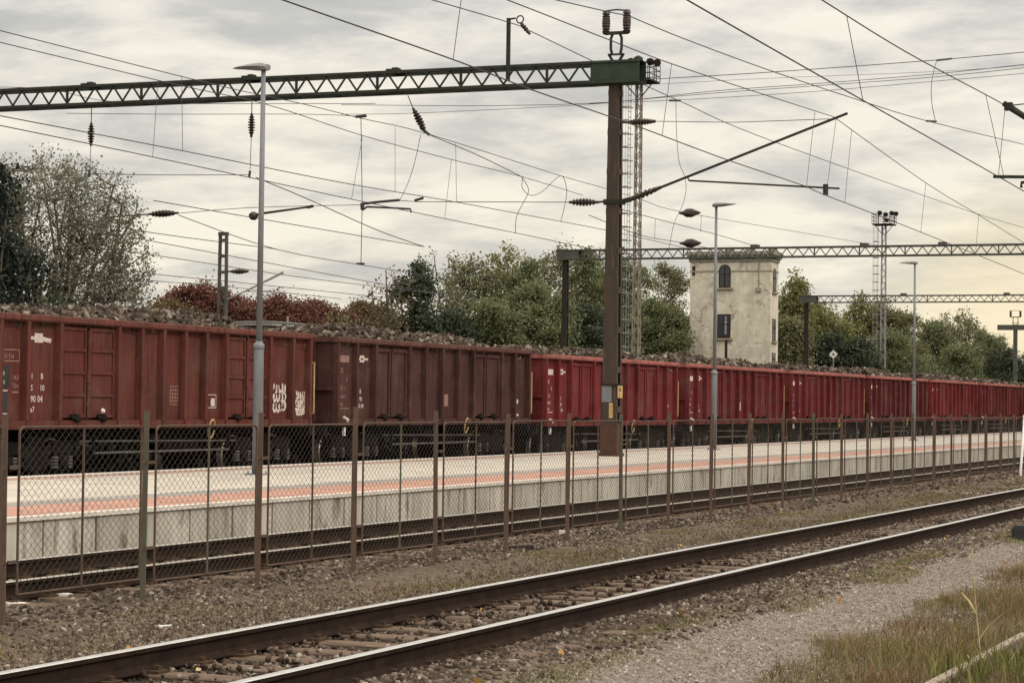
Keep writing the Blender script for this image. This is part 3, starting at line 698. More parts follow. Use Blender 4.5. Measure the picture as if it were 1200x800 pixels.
w2 = wagon('freight_wagon', (WX, WY[1], 0), [-5.93, -4.94, -3.93, -2.0, -1.02, 0, 1.02, 2.0, 3.93, 4.9, 5.93], [(-3.93, -2.0), (2.0, 3.93)], 'B', 3.14, 'wagon_dark', 'rim_dark',
           'dark maroon brown freight wagon, second of the train, plain ribbed sides')
def marks2(w):
    mb = MB(); c = -4.45
    flat(mb, XM, c-.14, c+.10, 2.68, 2.74); flat(mb, XM, c-.14, c+.10, 2.58, 2.63); flat(mb, XM, c-.14, c-.08, 2.632, 2.678); flat(mb, XM, c+.04, c+.10, 2.632, 2.678); flat(mb, XM, c-.30, c-.142, 2.63, 2.68); flat(mb, XM, c+.102, c+.3, 2.63, 2.68)
    mb.build('emblem', 'chalk', w)
    mb = MB(); flat(mb, XM, -5.62, -5.15, 2.56, 2.72); mb.build('number_panel', 'chalk_dim', w)
    mb = MB()
    for s, y, z, q in (('55', -5.6, 2.32, .15), ('5', -5.3, 2.12, .14), ('21 t', -5.6, 1.92, .15), ('14,04', -5.62, 1.72, .12), ('Eas', -5.6, 1.55, .13)): mb = MB(); write(mb, s, q, XM, y, z); mb.build('data_lettering', 'chalk_dim', w)
    mb = MB(); flat(mb, XM, -5.62, -5.15, 1.48, 1.50); mb.build('underline', 'chalk_dim', w)
    mb = MB()
    for s, z in (('1 B', 1.84), ('S 90', 1.66), ('20 04', 1.50)): mb = MB(); write(mb, s, .15, XM, -4.7, z); mb.build('load_line', 'chalk', w)
    mb = MB(); flat(mb, XM, .33, .58, 1.56, 1.86); mb.build('label_patch', 'chalk_dim', w)
    mb = MB(); mb._lathe(Vector((1.25, 5.3, 1.7)), Vector((1.29, 5.3, 1.7)), [(0, .07), (1, .07)], 10); mb.build('reflector', 'chalk', w); mb = MB(); mb._lathe(Vector((1.30, -5.45, 1.28)), Vector((1.43, -5.45, 1.20)), [(0, .05), (1, .05)], 8); mb.build('lamp_bracket', 'chalk', w); mb = MB(); flat(mb, XM, 5.15, 5.42, 1.30, 1.36); mb.build('white_dash', 'chalk', w)
    mb = MB(); mb.box(1.30, 1.36, -5.5, -5.44, .86, 1.05); mb.build('label_clip', 'white', w)
marks2(w2)
wl = ['bright red freight wagon behind the tall rusty gantry mast', 'red freight wagon behind the second lamp post, left of the cream tower',
      'red freight wagon passing below the right corner of the cream tower', 'dull maroon freight wagon left of the third lamp post',
      'red freight wagon right behind the third lamp post', 'dark red freight wagon below the end of the tree row',
      'far red freight wagon at the right end of the visible train', 'farthest maroon freight wagon beyond the right end of the fence']
pal = [('wagon_red', 'rim_red'), ('wagon_crimson', 'rim_red'), ('wagon_crimson', 'rim_red'), ('wagon_maroon', 'rim_red'), ('wagon_red', 'rim_red'), ('wagon_crimson', 'rim_red'), ('wagon_maroon', 'rim_red'), ('wagon_crimson', 'rim_red')]
WT = [3.16, 3.14]+[3.06]*8
for k in range(8):
    c = copy_tree(w2, None, {'wagon_dark': pal[k][0], 'rim_dark': pal[k][1], 'chalk_dim': 'chalk'})
    c.location = (WX, WY[k+2], -.085); c['label'] = wl[k]
ll = ['grey brown sugar beets heaped in the nearest brown wagon', 'sugar beets heaped in the dark maroon brown second wagon', 'sugar beets filling the bright red wagon behind the gantry mast',
      'sugar beets filling the red wagon left of the cream tower', 'sugar beets filling the red wagon under the right corner of the cream tower', 'sugar beets in the dull maroon wagon left of the third lamp post',
      'sugar beets in the red wagon behind the third lamp post', 'sugar beets in the dark red wagon below the last trees', 'sugar beets in the far red wagon at the right edge', 'sugar beets in the farthest maroon wagon']
for k in range(10):
    o = load(WY[k], k+1, [4000, 3600, 3000, 2400, 1600, 1300, 1100, 900, 800, 700][k], k > 2, 0 if k == 0 else (.02 if k == 1 else .10), 290 if k == 0 else 0)
    tag(o, ll[k], None, 'beet loads of the train', 'stuff')

# ------------------------------------------------------------------ lamp posts
def lamp(px, y, top, arm, label):
    p = aty(px, 500, y); base = Vector((p.x, y, .3)); h = top-.3
    r = empty('lamp_post', base, label, 'lamp post', 'lamp posts on the platform')
    mb = MB(); mb.tube([(0, 0, 0), (0, 0, 2.35), (0, 0, 2.45)], [.095, .088, .06], 14); mb.tube([(0, 0, 2.43), (0, 0, h)], [.058, .042], 12); mb._lathe(Vector((0, 0, 2.3)), Vector((0, 0, 2.42)), [(0, .092), (.3, .1), (.8, .1), (1, .07)], 14)
    mb.build('pole', 'steel_galv', r, True)
    mb = MB(); mb.box(-.17, .17, -.17, .17, 0, .025)
    for sx in (-.12, .12):
        for sy in (-.12, .12): mb._lathe(Vector((sx, sy, .025)), Vector((sx, sy, .07)), [(0, .018), (1, .015)], 6)
    mb.build('base_plate', 'steel_galv', r)
    mb = MB(); a = Vector(arm).normalized(); n = Vector((-a.y, a.x, 0)); Lh = .66
    V = []
    for t_, wd, zt, zb in ((-.10, .09, .05, -.05), (.0, .14, .075, -.05), (.2, .17, .07, -.035), (.45, .15, .05, -.005), (Lh, .05, .025, .01)):
        c = a*t_+Vector((0, 0, h+.02)); up = Vector((0, 0, 1))
        V += [c-n*wd+up*((zt+zb)/2), c-n*wd*.6+up*zt, c+n*wd*.6+up*zt, c+n*wd+up*((zt+zb)/2), c+n*wd*.7+up*zb, c-n*wd*.7+up*zb]
    F = [(i*6+j, i*6+(j+1)%6, (i+1)*6+(j+1)%6, (i+1)*6+j) for i in range(4) for j in range(6)]+[tuple(range(6)), tuple(24+j for j in range(6))]
    mb.add(V, F); mb.build('lamp_head', 'lamp_grey', r)
    return r
lamp(302, 37.0, 7.78, (-1, .1, 0), 'nearest grey lamp post, its flat head pointing left, before the brown wagon')
lamp(836.5, 67.2, 7.8, (1, -.15, 0), 'grey lamp post with head pointing right, standing before the cream tower')
lamp(1070.5, 93.6, 7.62, (-1, .1, 0), 'far grey lamp post right of the cream tower, in front of the trees')

# ------------------------------------------------------------------ portal gantries
def insul(mb, a, b_, r=.075, n=7, core=.03):
    prof = [(0, core)]
    for i in range(n):
        t0 = .12+.76*i/n; d = .76/n; q = r*(.62+.38*math.sin(PI*(i+.5)/n)); prof += [(t0, core*1.3), (t0+d*.25, q), (t0+d*.6, q*.9), (t0+d*.75, core*1.3)]
    prof += [(1, core)]; mb._lathe(Vector(a), Vector(b_), prof, 12)
def truss(mb, xa, xb, zt, zb, depth, ch, di, step):
    for yy in (-depth/2, depth/2):
        mb.bar((xa, yy, zt-ch/2), (xb, yy, zt-ch/2), ch, ch); mb.bar((xa, yy, zb+ch/2), (xb, yy, zb+ch/2), ch, ch)
        n = int(abs(xb-xa)/step); s = (xb-xa)/n
        for i in range(n):
            x0 = xa+i*s; xm = x0+s/2
            if yy > 0: break
            mb.bar((x0, yy, zb+ch), (xm, yy, zt-ch), di, di*.6, (0, 1, 0)); mb.bar((xm, yy, zt-ch), (x0+s, yy, zb+ch), di, di*.6, (0, 1, 0))
            if i % 4 == 2: mb.bar((x0, yy, zb+ch), (x0, yy, zt-ch), di*1.3, di, (0, 1, 0))
    n = int(abs(xb-xa)/(step*2))
    for i in range(n+1):
        x = xa+(xb-xa)*i/n
        for z in (zt-ch/2, zb+ch/2): mb.bar((x, -depth/2, z), (x, depth/2, z), di, di)
        if i < n:
            x2 = xa+(xb-xa)*(i+1)/n; mb.bar((x, -depth/2, zb+ch/2), (x2, depth/2, zb+ch/2), di*.7, di*.7)
def mast_mb(zb, zt, wb, wt, db, dt_):
    """two channels with their backs to the line, joined by battens; returns (steel, dark)"""
    a = MB()
    for s in (-1, 1):
        P = []
        for z, w, d in ((zb, wb, db), (zt, wt, dt_)):
            y = s*d/2; yi = s*(d/2-.012); yf = s*(d/2-.11)
            P += [(-w/2, y, z), (w/2, y, z), (w/2, yf, z), (w/2-.012, yf, z), (w/2-.012, yi, z), (-w/2+.012, yi, z), (-w/2+.012, yf, z), (-w/2, yf, z)]
        a.add(P, [(i, (i+1)%8, 8+(i+1)%8, 8+i) for i in range(8)]+[tuple(range(8)), tuple(range(8, 16))])
    n = int((zt-zb)/1.0)
    for i in range(n+1):
        f = (i+.1)/(n+.4); z = zb+(zt-zb)*f; w = wb+(wt-wb)*f; d = db+(dt_-db)*f
        for s in (-1, 1): a.box(min(s*(w/2+.002), s*(w/2+.012)), max(s*(w/2+.002), s*(w/2+.012)), -d/2+.01, d/2-.01, z, z+.16)
    return a
def gantry(y, xa, xb, zm, label, beam_m='gantry_green', mast_m='mast_rust', deck=True, foot=-.3, footB=.3, mw=(.42, .28)):
    g = empty('portal_gantry', (0, y, 0), label, 'overhead line gantry', 'portal gantries across the tracks')
    zt, zb = zm+.3, zm-.3
    mb = MB(); truss(mb, xa+.9, xb-.6, zt, zb, .55, .085, .05, .62); mb.build('beam', beam_m, g)
    for xe, s in ((xa, 1), (xb, -1)):
        if xe is None: continue
        mb = MB(); a, b_ = (xe-.45, xe+.9) if s > 0 else (xe-.6, xe+.75)
        mb.box(a, b_, -.285, -.265, zb, zt); mb.box(a, b_, .265, .285, zb, zt); mb.box(a, b_, -.264, .264, zt-.02, zt-.002); mb.box(a, b_, -.264, .264, zb+.002, zb+.02)
        mb.box(a-.03, b_+.0, -.32, -.287, zt-.06, zt); mb.box(a-.03, b_, -.32, -.287, zb, zb+.06); mb.box(xe-.02, xe+.02, -.30, -.287, zb+.06, zt-.06)
        mb.box(a-.02, a-.001, -.264, .264, zb, zt)
        mb.build('end_box', 'gantry_box' if beam_m == 'gantry_green' else beam_m, g)
        fz = foot if s > 0 else footB
        a = mast_mb(fz, zb-.003, mw[0], mw[1], .44, .31)
        o = a.build('mast', mast_m, g, loc=(xe, 0, 0))
        mb = MB(); mb.box(-.235, .235, -.25, .25, fz, fz+.86); mb.box(-.265, .265, -.28, .28, fz, fz+.08); mb.build('mast_foot', 'rust_base', o)
    return g
G1Y = 56.6; GX = -20.27
g1 = gantry(G1Y, -46.8, GX, 10.42, 'nearest overhead line gantry, green lattice beam on a tall rusty mast standing on the platform')
mast1 = [o for o in kids(g1) if o.name.startswith('mast') and abs(o.location.x-GX) < .1][0]
# paint bands and number plate on the near mast
mb = MB(); mb.box(-.206, .07, -.226, -.221, 1.72, 2.14); mb.build('grey_band', 'steel_galv', mast1)
mb = MB(); mb.box(.0, .11, -.228, -.221, 1.3, 1.70); mb.build('yellow_band', 'yellow', mast1)
mb = MB(); mb.box(-.235, .235, -.25, -.23, 2.16, 2.20); mb.box(-.235, .235, .23, .25, 2.16, 2.20); mb.box(.22, .235, -.23, .23, 2.16, 2.20); mb.build('clamp_band', 'mast_dark', mast1)
mb = MB(); mb.box(.225, .24, -.20, .16, 1.83, 2.15); npl = mb.build('number_plate', 'yellow', mast1)
mb = MB()
for s_, z in (('56', 2.0), ('3', 1.85)):
    V, F = text_mesh(s_, .15); mb.add([(.243, -.15+v.x*1.3, z+v.y) for v in V], F)
mb.build('plate_digits', 'sign_dark', npl)
# insulator fork on top of the near mast
def fork(g, x, z, k=1.0, m='gantry_green'):
    mb = MB(); mb.box(x-.16*k, x+.16*k, -.1, .1, z, z+.03); mb.bar((x-.2*k, 0, z+.19), (x-.10*k, 0, z+.03), .06); mb.bar((x+.2*k, 0, z+.19), (x+.1*k, 0, z+.03), .06); mb.box(x-.22*k, x+.22*k, -.05, .05, z+.17, z+.21)
    for s in (-1, 1): mb.tube([(x+s*.12*k, 0, z+.21), (x+s*.15*k, 0, z+.35), (x+s*.15*k, 0, z+.62), (x+s*.10*k, 0, z+.74)], .04, 6)
    mb.box(x-.32*k, x+.32*k, -.05, .05, z+.72, z+.80); fk = mb.build('fork_bracket', m, g)
    for s in (-1, 1):
        mb = MB(); insul(mb, (x+s*.29*k, 0, z+.74), (x+s*.29*k, 0, z+1.36), .115, 7, .085); mb.build('insulator', 'insulator', fk)
    mb = MB(); mb.tube([(x-.32*k, 0, z+1.36), (x, 0, z+1.38), (x+.32*k, 0, z+1.34)], .022, 6); mb.build('saddle', 'wire', fk)
fork(g1, GX+.0, 10.722)
mb = MB(); mb._lathe(Vector((GX+.62, 0, 10.723)), Vector((GX+.62, 0, 10.85)), [(0, .14), (.6, .12), (1, .04)], 10); mb.build('bell_cap', 'gantry_green', g1)
# short post with insulator on the beam
x0 = -23.24; mb = MB(); mb.bar((x0, -.29, 10.3), (x0, -.29, 11.98), .09, .09); mb.tube([(x0, -.29, 11.95), (x0+.2, -.29, 11.97)], .025, 6)
mb.tube([(x0+.33+.1*math.cos(a), -.29, 11.93+.1*math.sin(a)) for a in [i*PI/6 for i in range(13)]], .02, 5); sp = mb.build('feeder_post', 'gantry_green', g1)
mb = MB(); insul(mb, (x0+.35, -.29, 11.84), (x0+.62, -.29, 11.52), .07, 4, .035); mb.build('insulator', 'insulator', sp)
for px in (107, 295, 464):
    p = aty(px, 108, G1Y); mb = MB(); mb.box(p.x-.18, p.x+.18, -.3, .3, 10.722, 10.77); mb.box(p.x-.08, p.x+.08, -.12, .12, 10.772, 10.83); mb.build('hanger_plate', 'gantry_green', g1)
# cantilever arm with steady tube on the near mast (reaches over the platform track)
mb = MB(); A = Vector((GX+.28, 0, 7.0)); B = Vector((-14.01, 0, 9.13))
mb.mi = 1; insul(mb, A+(B-A)*.02, A+(B-A)*.17, .10, 6, .045); mb.mi = 0
mb.tube([A+(B-A)*.16, B], .035, 8); mb.bar(A+Vector((-.1, 0, .0)), A+(B-A)*.03, .1, .12); arm = mb.build('cantilever_arm', ['gantry_green', 'insulator'], g1)
q0 = A+(B-A)*.29; q1 = Vector((-14.2, 0, 7.22)); mb = MB(); mb.tube([q0, q0+Vector((.05, 0, -.1)), q1], .025, 6); mb.box(-14.62, -14.50, -.04, .04, 7.06, 7.34); mb.build('steady_tube', 'gantry_green', arm)
mb = MB(); mb.tube([(GX+.2, 0, 9.1), (-19.9, 0, 9.1)], .03, 6); insul(mb, (-19.95, 0, 9.1), (-19.15, 0, 9.1), .10, 8, .04); mb.build('tie_insulator', 'insulator', arm)
mb = MB(); mb.tube([(-19.15, 0, 9.1), (-17, 0, 9.0), (-14.4, 0, 9.0)], .010, 5); mb.build('tie_wire', 'wire', arm)
# clamp ring on mast and left hand insulator with span tube
mb = MB(); mb.box(GX-.21, GX+.21, -.225, -.205, 6.95, 7.05); mb.box(GX-.27, GX-.185, -.12, .12, 6.93, 7.07); mb.box(GX+.185, GX+.27, -.12, .12, 6.93, 7.07); mb.build('collar', 'gantry_green', mast1).location = (-GX, 0, 0)
g2 = gantry(122.5, -46.8, -18.2, 10.15, 'second overhead line gantry, lattice beam level with the cornice of the cream tower', 'gantry_far', 'mast_dark', mw=(.36, .28))
g3 = gantry(176.2, -46.8, -18.2, 10.08, 'third overhead line gantry, low lattice beam before the trees right of the cream tower', 'gantry_far', 'mast_dark', mw=(.36, .28))
# far single mast with cross head and fork at the right edge
p = atx(1190, 383, -38); g4 = empty('catenary_mast', (p.x, p.y, -.3), 'far dark catenary mast with cross head and fork at the right end of the trees', 'mast')
mb = MB(); mb.bar((0, 0, 0), (0, 0, p.z+.3), .36, .3); mb.build('pole', 'gantry_far', g4)
mb = MB(); mb.box(-1.7, 1.7, -.2, .2, p.z+.0, p.z+.5); mb.build('cross_head', 'gantry_far', g4)
fork(g4, 0, p.z+.5, 1.6, 'gantry_far')
for gx_, gg in ((-43.5, g2), (-35.5, g2), (-29.3, g2), (-25, g2), (-39, g3), (-31, g3)):
    mb = MB(); mb.box(gx_-.2, gx_+.2, -.3, .3, (10.45 if gg is g2 else 10.38)+.002, (10.45 if gg is g2 else 10.38)+.14); mb.build('hanger_plate', 'gantry_far', gg)
# insulators hanging from the near beam
for px, pt, pb, lb in ((107, 144, 171, 'string insulator hanging under the green beam above the big airy tree'), (295, 133, 161, 'string insulator hanging under the green beam close beside the nearest lamp post')):
    a = aty(px, pt, G1Y); b_ = aty(px-.5, pb, G1Y); mb = MB(); insul(mb, a, b_, .11, 7, .035); mb.mi = 1; mb.tube([(a.x, G1Y, 10.1), a], .014, 5); mb.tube([b_, b_+Vector((-.02, 0, -.9))], .010, 5)
    mb.tube([aty(px-2, 200, G1Y), aty(px-3, 208, G1Y)], .04, 6); tag(mb.build('hanging_insulator', ['insulator', 'wire']), lb, 'insulator', 'insulators hanging from the near gantry')
a = aty(484, 127, G1Y); b_ = aty(499, 156, G1Y); mb = MB(); insul(mb, a, b_, .11, 7, .035); mb.mi = 1; mb.tube([aty(478, 112, G1Y), a], .014, 5); mb.bar(aty(493, 150, G1Y), aty(503, 158, G1Y), .07, .07)
tag(mb.build('hanging_insulator', ['insulator', 'wire']), 'tilted string insulator hanging under the middle of the green beam', 'insulator', 'insulators hanging from the near gantry')

# ------------------------------------------------------------------ overhead wires
def smooth(P, k=6, kink=()):
    P = [Vector(p) for p in P]; out = []
    for i in range(len(P)-1):
        p0 = P[i-1] if i > 0 and i not in kink else P[i]; p3 = P[i+2] if i+2 < len(P) and i+1 not in kink else P[i+1]
        for j in range(k):
            t_ = j/k; a, b_ = P[i], P[i+1]
            out.append(.5*((2*a)+(b_-p0)*t_+(2*p0-5*a+4*b_-p3)*t_*t_+(3*a-p0-3*b_+p3)*t_**3))
    return out+[P[-1]]
def ext(P, n, lead=.0):
    return P
def wpx(pts, x, x2=None):
    """pixels of a wire read off the photograph, taken onto the vertical plane of its track"""
    if x2 is None: return [atx(u, v, x) for u, v in pts]
    n = len(pts)-1; return [atx(u, v, x+(x2-x)*i/n) for i, (u, v) in enumerate(pts)]
def run_on(P, L_=16):
    """a wire that leaves the photograph runs on toward its next support"""
    P = [Vector(p) for p in P]
    def out(p):
        q = p-Vector((0, 0, EYE)); z = max(.1, q.dot(CAM_F)); u, v = 600+FPX*q.dot(CAM_R)/z, 400+FPX*q.dot(CAM_D)/z
        return u < 1 or u > 1199 or v < 1
    far = lambda a, Q: next((q for q in Q if (q-a).length > 2.5), Q[-1])
    if out(P[0]): d = (P[0]-far(P[0], P[1:])).normalized(); P.insert(0, P[0]+d*min(L_, P[0].z*.25/max(.01, -d.z) if d.z < 0 else L_))
    if out(P[-1]): d = (P[-1]-far(P[-1], P[-2::-1])).normalized(); P.append(P[-1]+d*min(L_, P[-1].z*.25/max(.01, -d.z) if d.z < 0 else L_))
    return P
def line(label, parts, group='overhead line wires', name='overhead_line'):
    """parts: (name, list of polylines or points, radius)"""
    root = None
    P0 = parts[0][1][0]; root = empty(name, P0, label, 'overhead wire', group)
    for nm, P, r in parts:
        if nm not in ('dropper', 'clamp', 'registration_tube', 'hanger'): P = run_on(P)
        mb = MB(); mb.tube([Vector(q)-Vector(P0) for q in P], r, 5); mb.build(nm, 'wire', root)
    return root
def drop(u0, v0, u1, v1, x): return [atx(u0, v0, x), atx(u1, v1, x)]
def cat_line(label, mess, cont, drops, x, rm, rc, rd=.006, kink=()):
    P = [('messenger_wire', smooth(wpx(mess, x), 5, kink), rm)]
    if cont: P.append(('contact_wire', smooth(wpx(cont, x), 5), rc))
    for d in drops: P.append(('dropper', drop(*d, x), rd))
    return line(label, P)
cat_line('thick contact and messenger wires of the nearest track crossing the upper right sky', [(905, -36), (963, 0), (1060, 60), (1155, 111), (1180, 125), (1212, 146)], [(735, -42), (805, 0), (1010, 117), (1170, 207), (1215, 233)],
         [(992, 18, 1011, 117), (1155, 111, 1177, 210), (1178, 124, 1170, 207)], -7.5, .010, .010)
cat_line('overhead wires of the platform track carried by the arm of the rusty mast', [(520, -26), (594, 0), (709, 45), (787, 75), (880, 106), (977, 137), (1086, 215), (1147, 252), (1212, 292)], [(255, -28), (331, 0), (531, 70), (622, 105), (695, 130), (752, 150), (851, 187), (940, 217), (968, 229), (1079, 272), (1215, 327)],
         [(541, -4, 531, 70), (787, 75, 776, 158), (955, 131, 945, 219), (980, 139, 968, 229), (998, 152, 990, 237), (1085, 215, 1079, 272), (1147, 252, 1143, 299)], -13.2, .010, .011, kink=(5,))
cat_line('upper pair of wires above the train, looped at the right before the mast', [(-20, 31), (250, 99), (355, 122), (424, 139), (501, 157), (657, 206), (707, 220), (752, 234), (802, 249), (960, 276), (1030, 288)], [(-20, 132), (215, 177), (400, 214), (535, 237), (707, 269), (752, 252+27), (844, 300)],
         [(213, 90, 214, 177), (463, 149, 463, 225), (534, 168, 535, 237)], -24.9, .010, .011, .006)
cat_line('lower pair of wires above the train, ending in a slack loop over the trees', [(-20, 45), (203, 98.5), (314, 123), (425, 159), (529, 187), (611, 207), (683, 229)], [(-20, 143), (179, 184), (400, 231), (520, 256), (604, 273), (690, 291)],
         [(185, 94, 179, 184), (425, 159, 412, 233), (529, 187, 521, 256)], -25.6, .010, .011, .006)
line('slack wire loops joining the two wire pairs left of the rusty mast', [('jumper', smooth(wpx([(611, 207), (618, 218), (619, 226), (612, 240), (605, 255), (604, 273)], -25.2)), .010),
     ('jumper', smooth(wpx([(613, 207), (612, 220), (622, 229), (636, 224), (657, 206), (664, 222), (662, 240), (657, 260)], -25.2)), .010)], name='jumper_wire')
feed = [(651, 0), (717, 15), (735, 18), (800, 45), (900, 82), (1002, 116), (1087, 142), (1215, 173)]
line('feeder wire resting on the fork insulators of the rusty mast and falling to the right', [('feeder_wire', smooth([atx(600, -12, -20.3)]+[atx(u, v, -20.27+4.2*max(0, (u-735)/480)) for u, v in feed], 5, (3,)), .015)])
line('feeder wire held by the short post on the green beam, passing behind the rusty mast', [('feeder_wire', smooth(wpx([(430, -22), (506, 0), (598, 27), (620, 36), (695, 72), (760, 102), (802, 121), (904, 165), (1134, 247), (1215, 271)], -23.2), 5), .014)])
line('terminating wire from the tilted insulator down toward the slack loops', [('anchor_wire', smooth(wpx([(503, 158), (560, 182), (611, 207)], -25.0)), .012), ('tail_wire', smooth(wpx([(493, 158), (486, 190), (478, 215), (468, 236)], -25.0)), .009)])
line('wire falling from beside the nearest lamp post to a clamp above the left trees', [('anchor_wire', smooth(wpx([(300, 208), (360, 233), (443, 270), (497, 289)], -26)), .012), ('second_wire', smooth(wpx([(180, 235), (290, 254), (440, 279.5), (497, 289)], -30)), .012)])
def simple(label, pts, x, r, x2=None): return line(label, [('strand', smooth(wpx(pts, x, x2), 4), r)])
simple('thin wire from the long insulator at the left tree down past the lattice mast', [(209, 252), (325, 292.5), (440, 313), (540, 330)], -38, .014)
simple('upper thin wire behind the short lattice mast at the left', [(60, 250), (180, 273), (310, 290), (325, 292.5)], -39, .014)
simple('second thin wire behind the short lattice mast at the left', [(60, 258), (180, 283), (427, 329), (520, 345)], -40, .014)
simple('third thin wire behind the short lattice mast at the left', [(60, 283), (180, 299), (332, 322), (427, 334), (560, 350)], -41, .014)
simple('fourth thin wire, low over the red shrubs at the left', [(60, 304), (180, 321), (260, 329), (397, 343), (520, 356)], -43, .014)
simple('lowest thin wire just above the red shrubs', [(60, 316), (180, 329), (256, 335), (400, 350)], -44, .013)
line('pair of thin wires right of the lattice tower, below the cantilever arm', [('strand', smooth(wpx([(690, 252), (752, 276), (802, 285), (900, 305)], -27)), .013), ('strand', smooth(wpx([(720, 243), (752, 252), (844, 276), (886, 289)], -26.5)), .013),
     ('dropper', drop(768, 257, 767, 280, -26.7), .008), ('dropper', drop(822, 252, 821, 272, -26), .008)])
line('curved wire dropping from a small clamp right of the rusty mast', [('tail_wire', smooth(wpx([(792, 118), (793, 160), (796, 190), (802, 206), (804, 222), (800, 240), (790, 262), (784, 291)], -25.2)), .010), ('clamp', wpx([(785, 118), (797, 118)], -25.2), .045)], name='jumper_wire')
line('short curved jumper between two clamps near the upper right corner', [('jumper', smooth(wpx([(1098, 70), (1092, 95), (1092, 120), (1096, 141)], -17)), .012), ('clamp', wpx([(1086, 142), (1097, 142.5)], -17), .04), ('clamp', wpx([(1098, 71), (1115, 69)], -17), .04)], name='jumper_wire')
def cross(label, pts, y, r, name='cross_wire'):
    return line(label, [('strand', smooth([aty(u, v, y) for u, v in pts], 5), r)], 'cross wires over the yard', name)
cross('topmost cross wire rising to the upper right edge', [(560, 107), (767, 93), (900, 85), (1092, 71), (1215, 60)], 75, .014)
cross('second cross wire rising across the right half of the sky', [(400, 123), (573, 124), (712, 120), (835, 107), (960, 98), (1100, 86.5), (1215, 74)], 90, .014)
cross('third cross wire, close below the second, over the right half', [(690, 122), (835, 109.5), (960, 100.5), (1100, 90), (1215, 78)], 92, .014)
cross('lowest of the close bundle of cross wires on the right', [(400, 134), (480, 133), (640, 125.5), (712, 121), (820, 116), (960, 107), (1100, 95), (1215, 85)], 95, .012)
cross('faint cross wire above the bundle at the right', [(768, 99), (900, 92), (1100, 84), (1215, 76)], 98, .009)
cross('level wire seen through the left end of the green beam', [(-15, 102), (60, 105), (140, 120), (348, 121.5), (440, 121.5)], 70, .012)
cross('level wire under the green beam with a clamp at each end', [(78, 133), (200, 134), (357, 134), (430, 137)], 66, .011)
cross('level wire at the left joining the tree top to the second hanging insulator', [(100, 203.5), (180, 205), (293, 205)], G1Y, .011)
mb = MB()
line('span wire with vertical hanger left of the rusty mast', [('span_wire', [aty(424, 240, G1Y), aty(468, 235, G1Y), aty(490, 236.5, G1Y), aty(668, 237, G1Y)], .011), ('hanger', [aty(423, 137, G1Y), aty(424.5, 240, G1Y), aty(423, 309, G1Y)], .011),
     ('clamp', [aty(417, 137, G1Y), aty(429, 136, G1Y)], .045), ('clamp', [aty(418, 309, G1Y), aty(427, 309, G1Y)], .03), ('registration_tube', [aty(424, 239, G1Y), aty(446, 236.5, G1Y), aty(468, 234.5, G1Y)], .04),
     ('registration_tube', [aty(425, 246, G1Y), aty(430, 242.5, G1Y), aty(455, 243.5, G1Y), aty(481, 245, G1Y), aty(482, 249, G1Y)], .03), ('clamp', [aty(424.5, 238, G1Y), aty(425, 246, G1Y)], .06), ('clamp', [aty(486, 235, G1Y), aty(496, 232, G1Y)], .04)], name='span_wire')
mb = MB(); insul(mb, aty(667, 237, G1Y), aty(702, 237, G1Y), .11, 7, .035); mb.mi = 1; mb.tube([aty(700, 237, G1Y), aty(712, 236, G1Y)], .03, 5); tag(mb.build('span_insulator', ['insulator', 'gantry_green']), 'horizontal ribbed insulator on the left side of the rusty mast', 'insulator')
# left hand long insulator, disc and arm
root = line('span wire from the long insulator at the big tree to the bracket', [('span_wire', smooth([aty(u, v, 62) for u, v in ((209, 250), (293, 243.5), (424, 240))]), .011)], name='span_wire')
mb = MB(); insul(mb, aty(174, 251, 62), aty(209, 249.5, 62), .12, 7, .035); mb.mi = 1; mb.tube([aty(120, 255, 62), aty(174, 251, 62)], .025, 5); tag(mb.build('span_insulator', ['insulator', 'wire']), 'horizontal ribbed insulator at the right side of the big grey tree', 'insulator')
mb = MB(); a = aty(297, 253, 47); mb._lathe(a-Vector((.02, .1, 0)), a+Vector((.02, .1, 0)), [(0, .06), (.3, .1), (.7, .1), (1, .06)], 14); mb.mi = 1; mb.tube([aty(300, 252, 47), aty(308, 250, 47), aty(366, 242, 47)], [.03, .03, .022], 6); mb.bar(aty(360, 243, 47), aty(367, 241.5, 47), .06)
tag(mb.build('steady_arm', ['insulator', 'gantry_green']), 'round dark disc with a thin sloping arm behind the nearest lamp post', 'steady arm')
# section insulators on the far wires
for u, v, lb in ((808, 249.5, 'upper dark bulb insulator on a wire above the cream tower'), (809, 285, 'lower dark bulb insulator touching the cornice of the cream tower')):
    c = atx(u, v, -26); mb = MB(); mb._lathe(c-Vector((.42, 0, 0)), c+Vector((.42, 0, 0)), [(0, .03), (.2, .08), (.35, .16), (.6, .17), (.8, .1), (1, .03)], 12); tag(mb.build('bulb_insulator', 'insulator'), lb, 'insulator', 'bulb insulators on the wires')
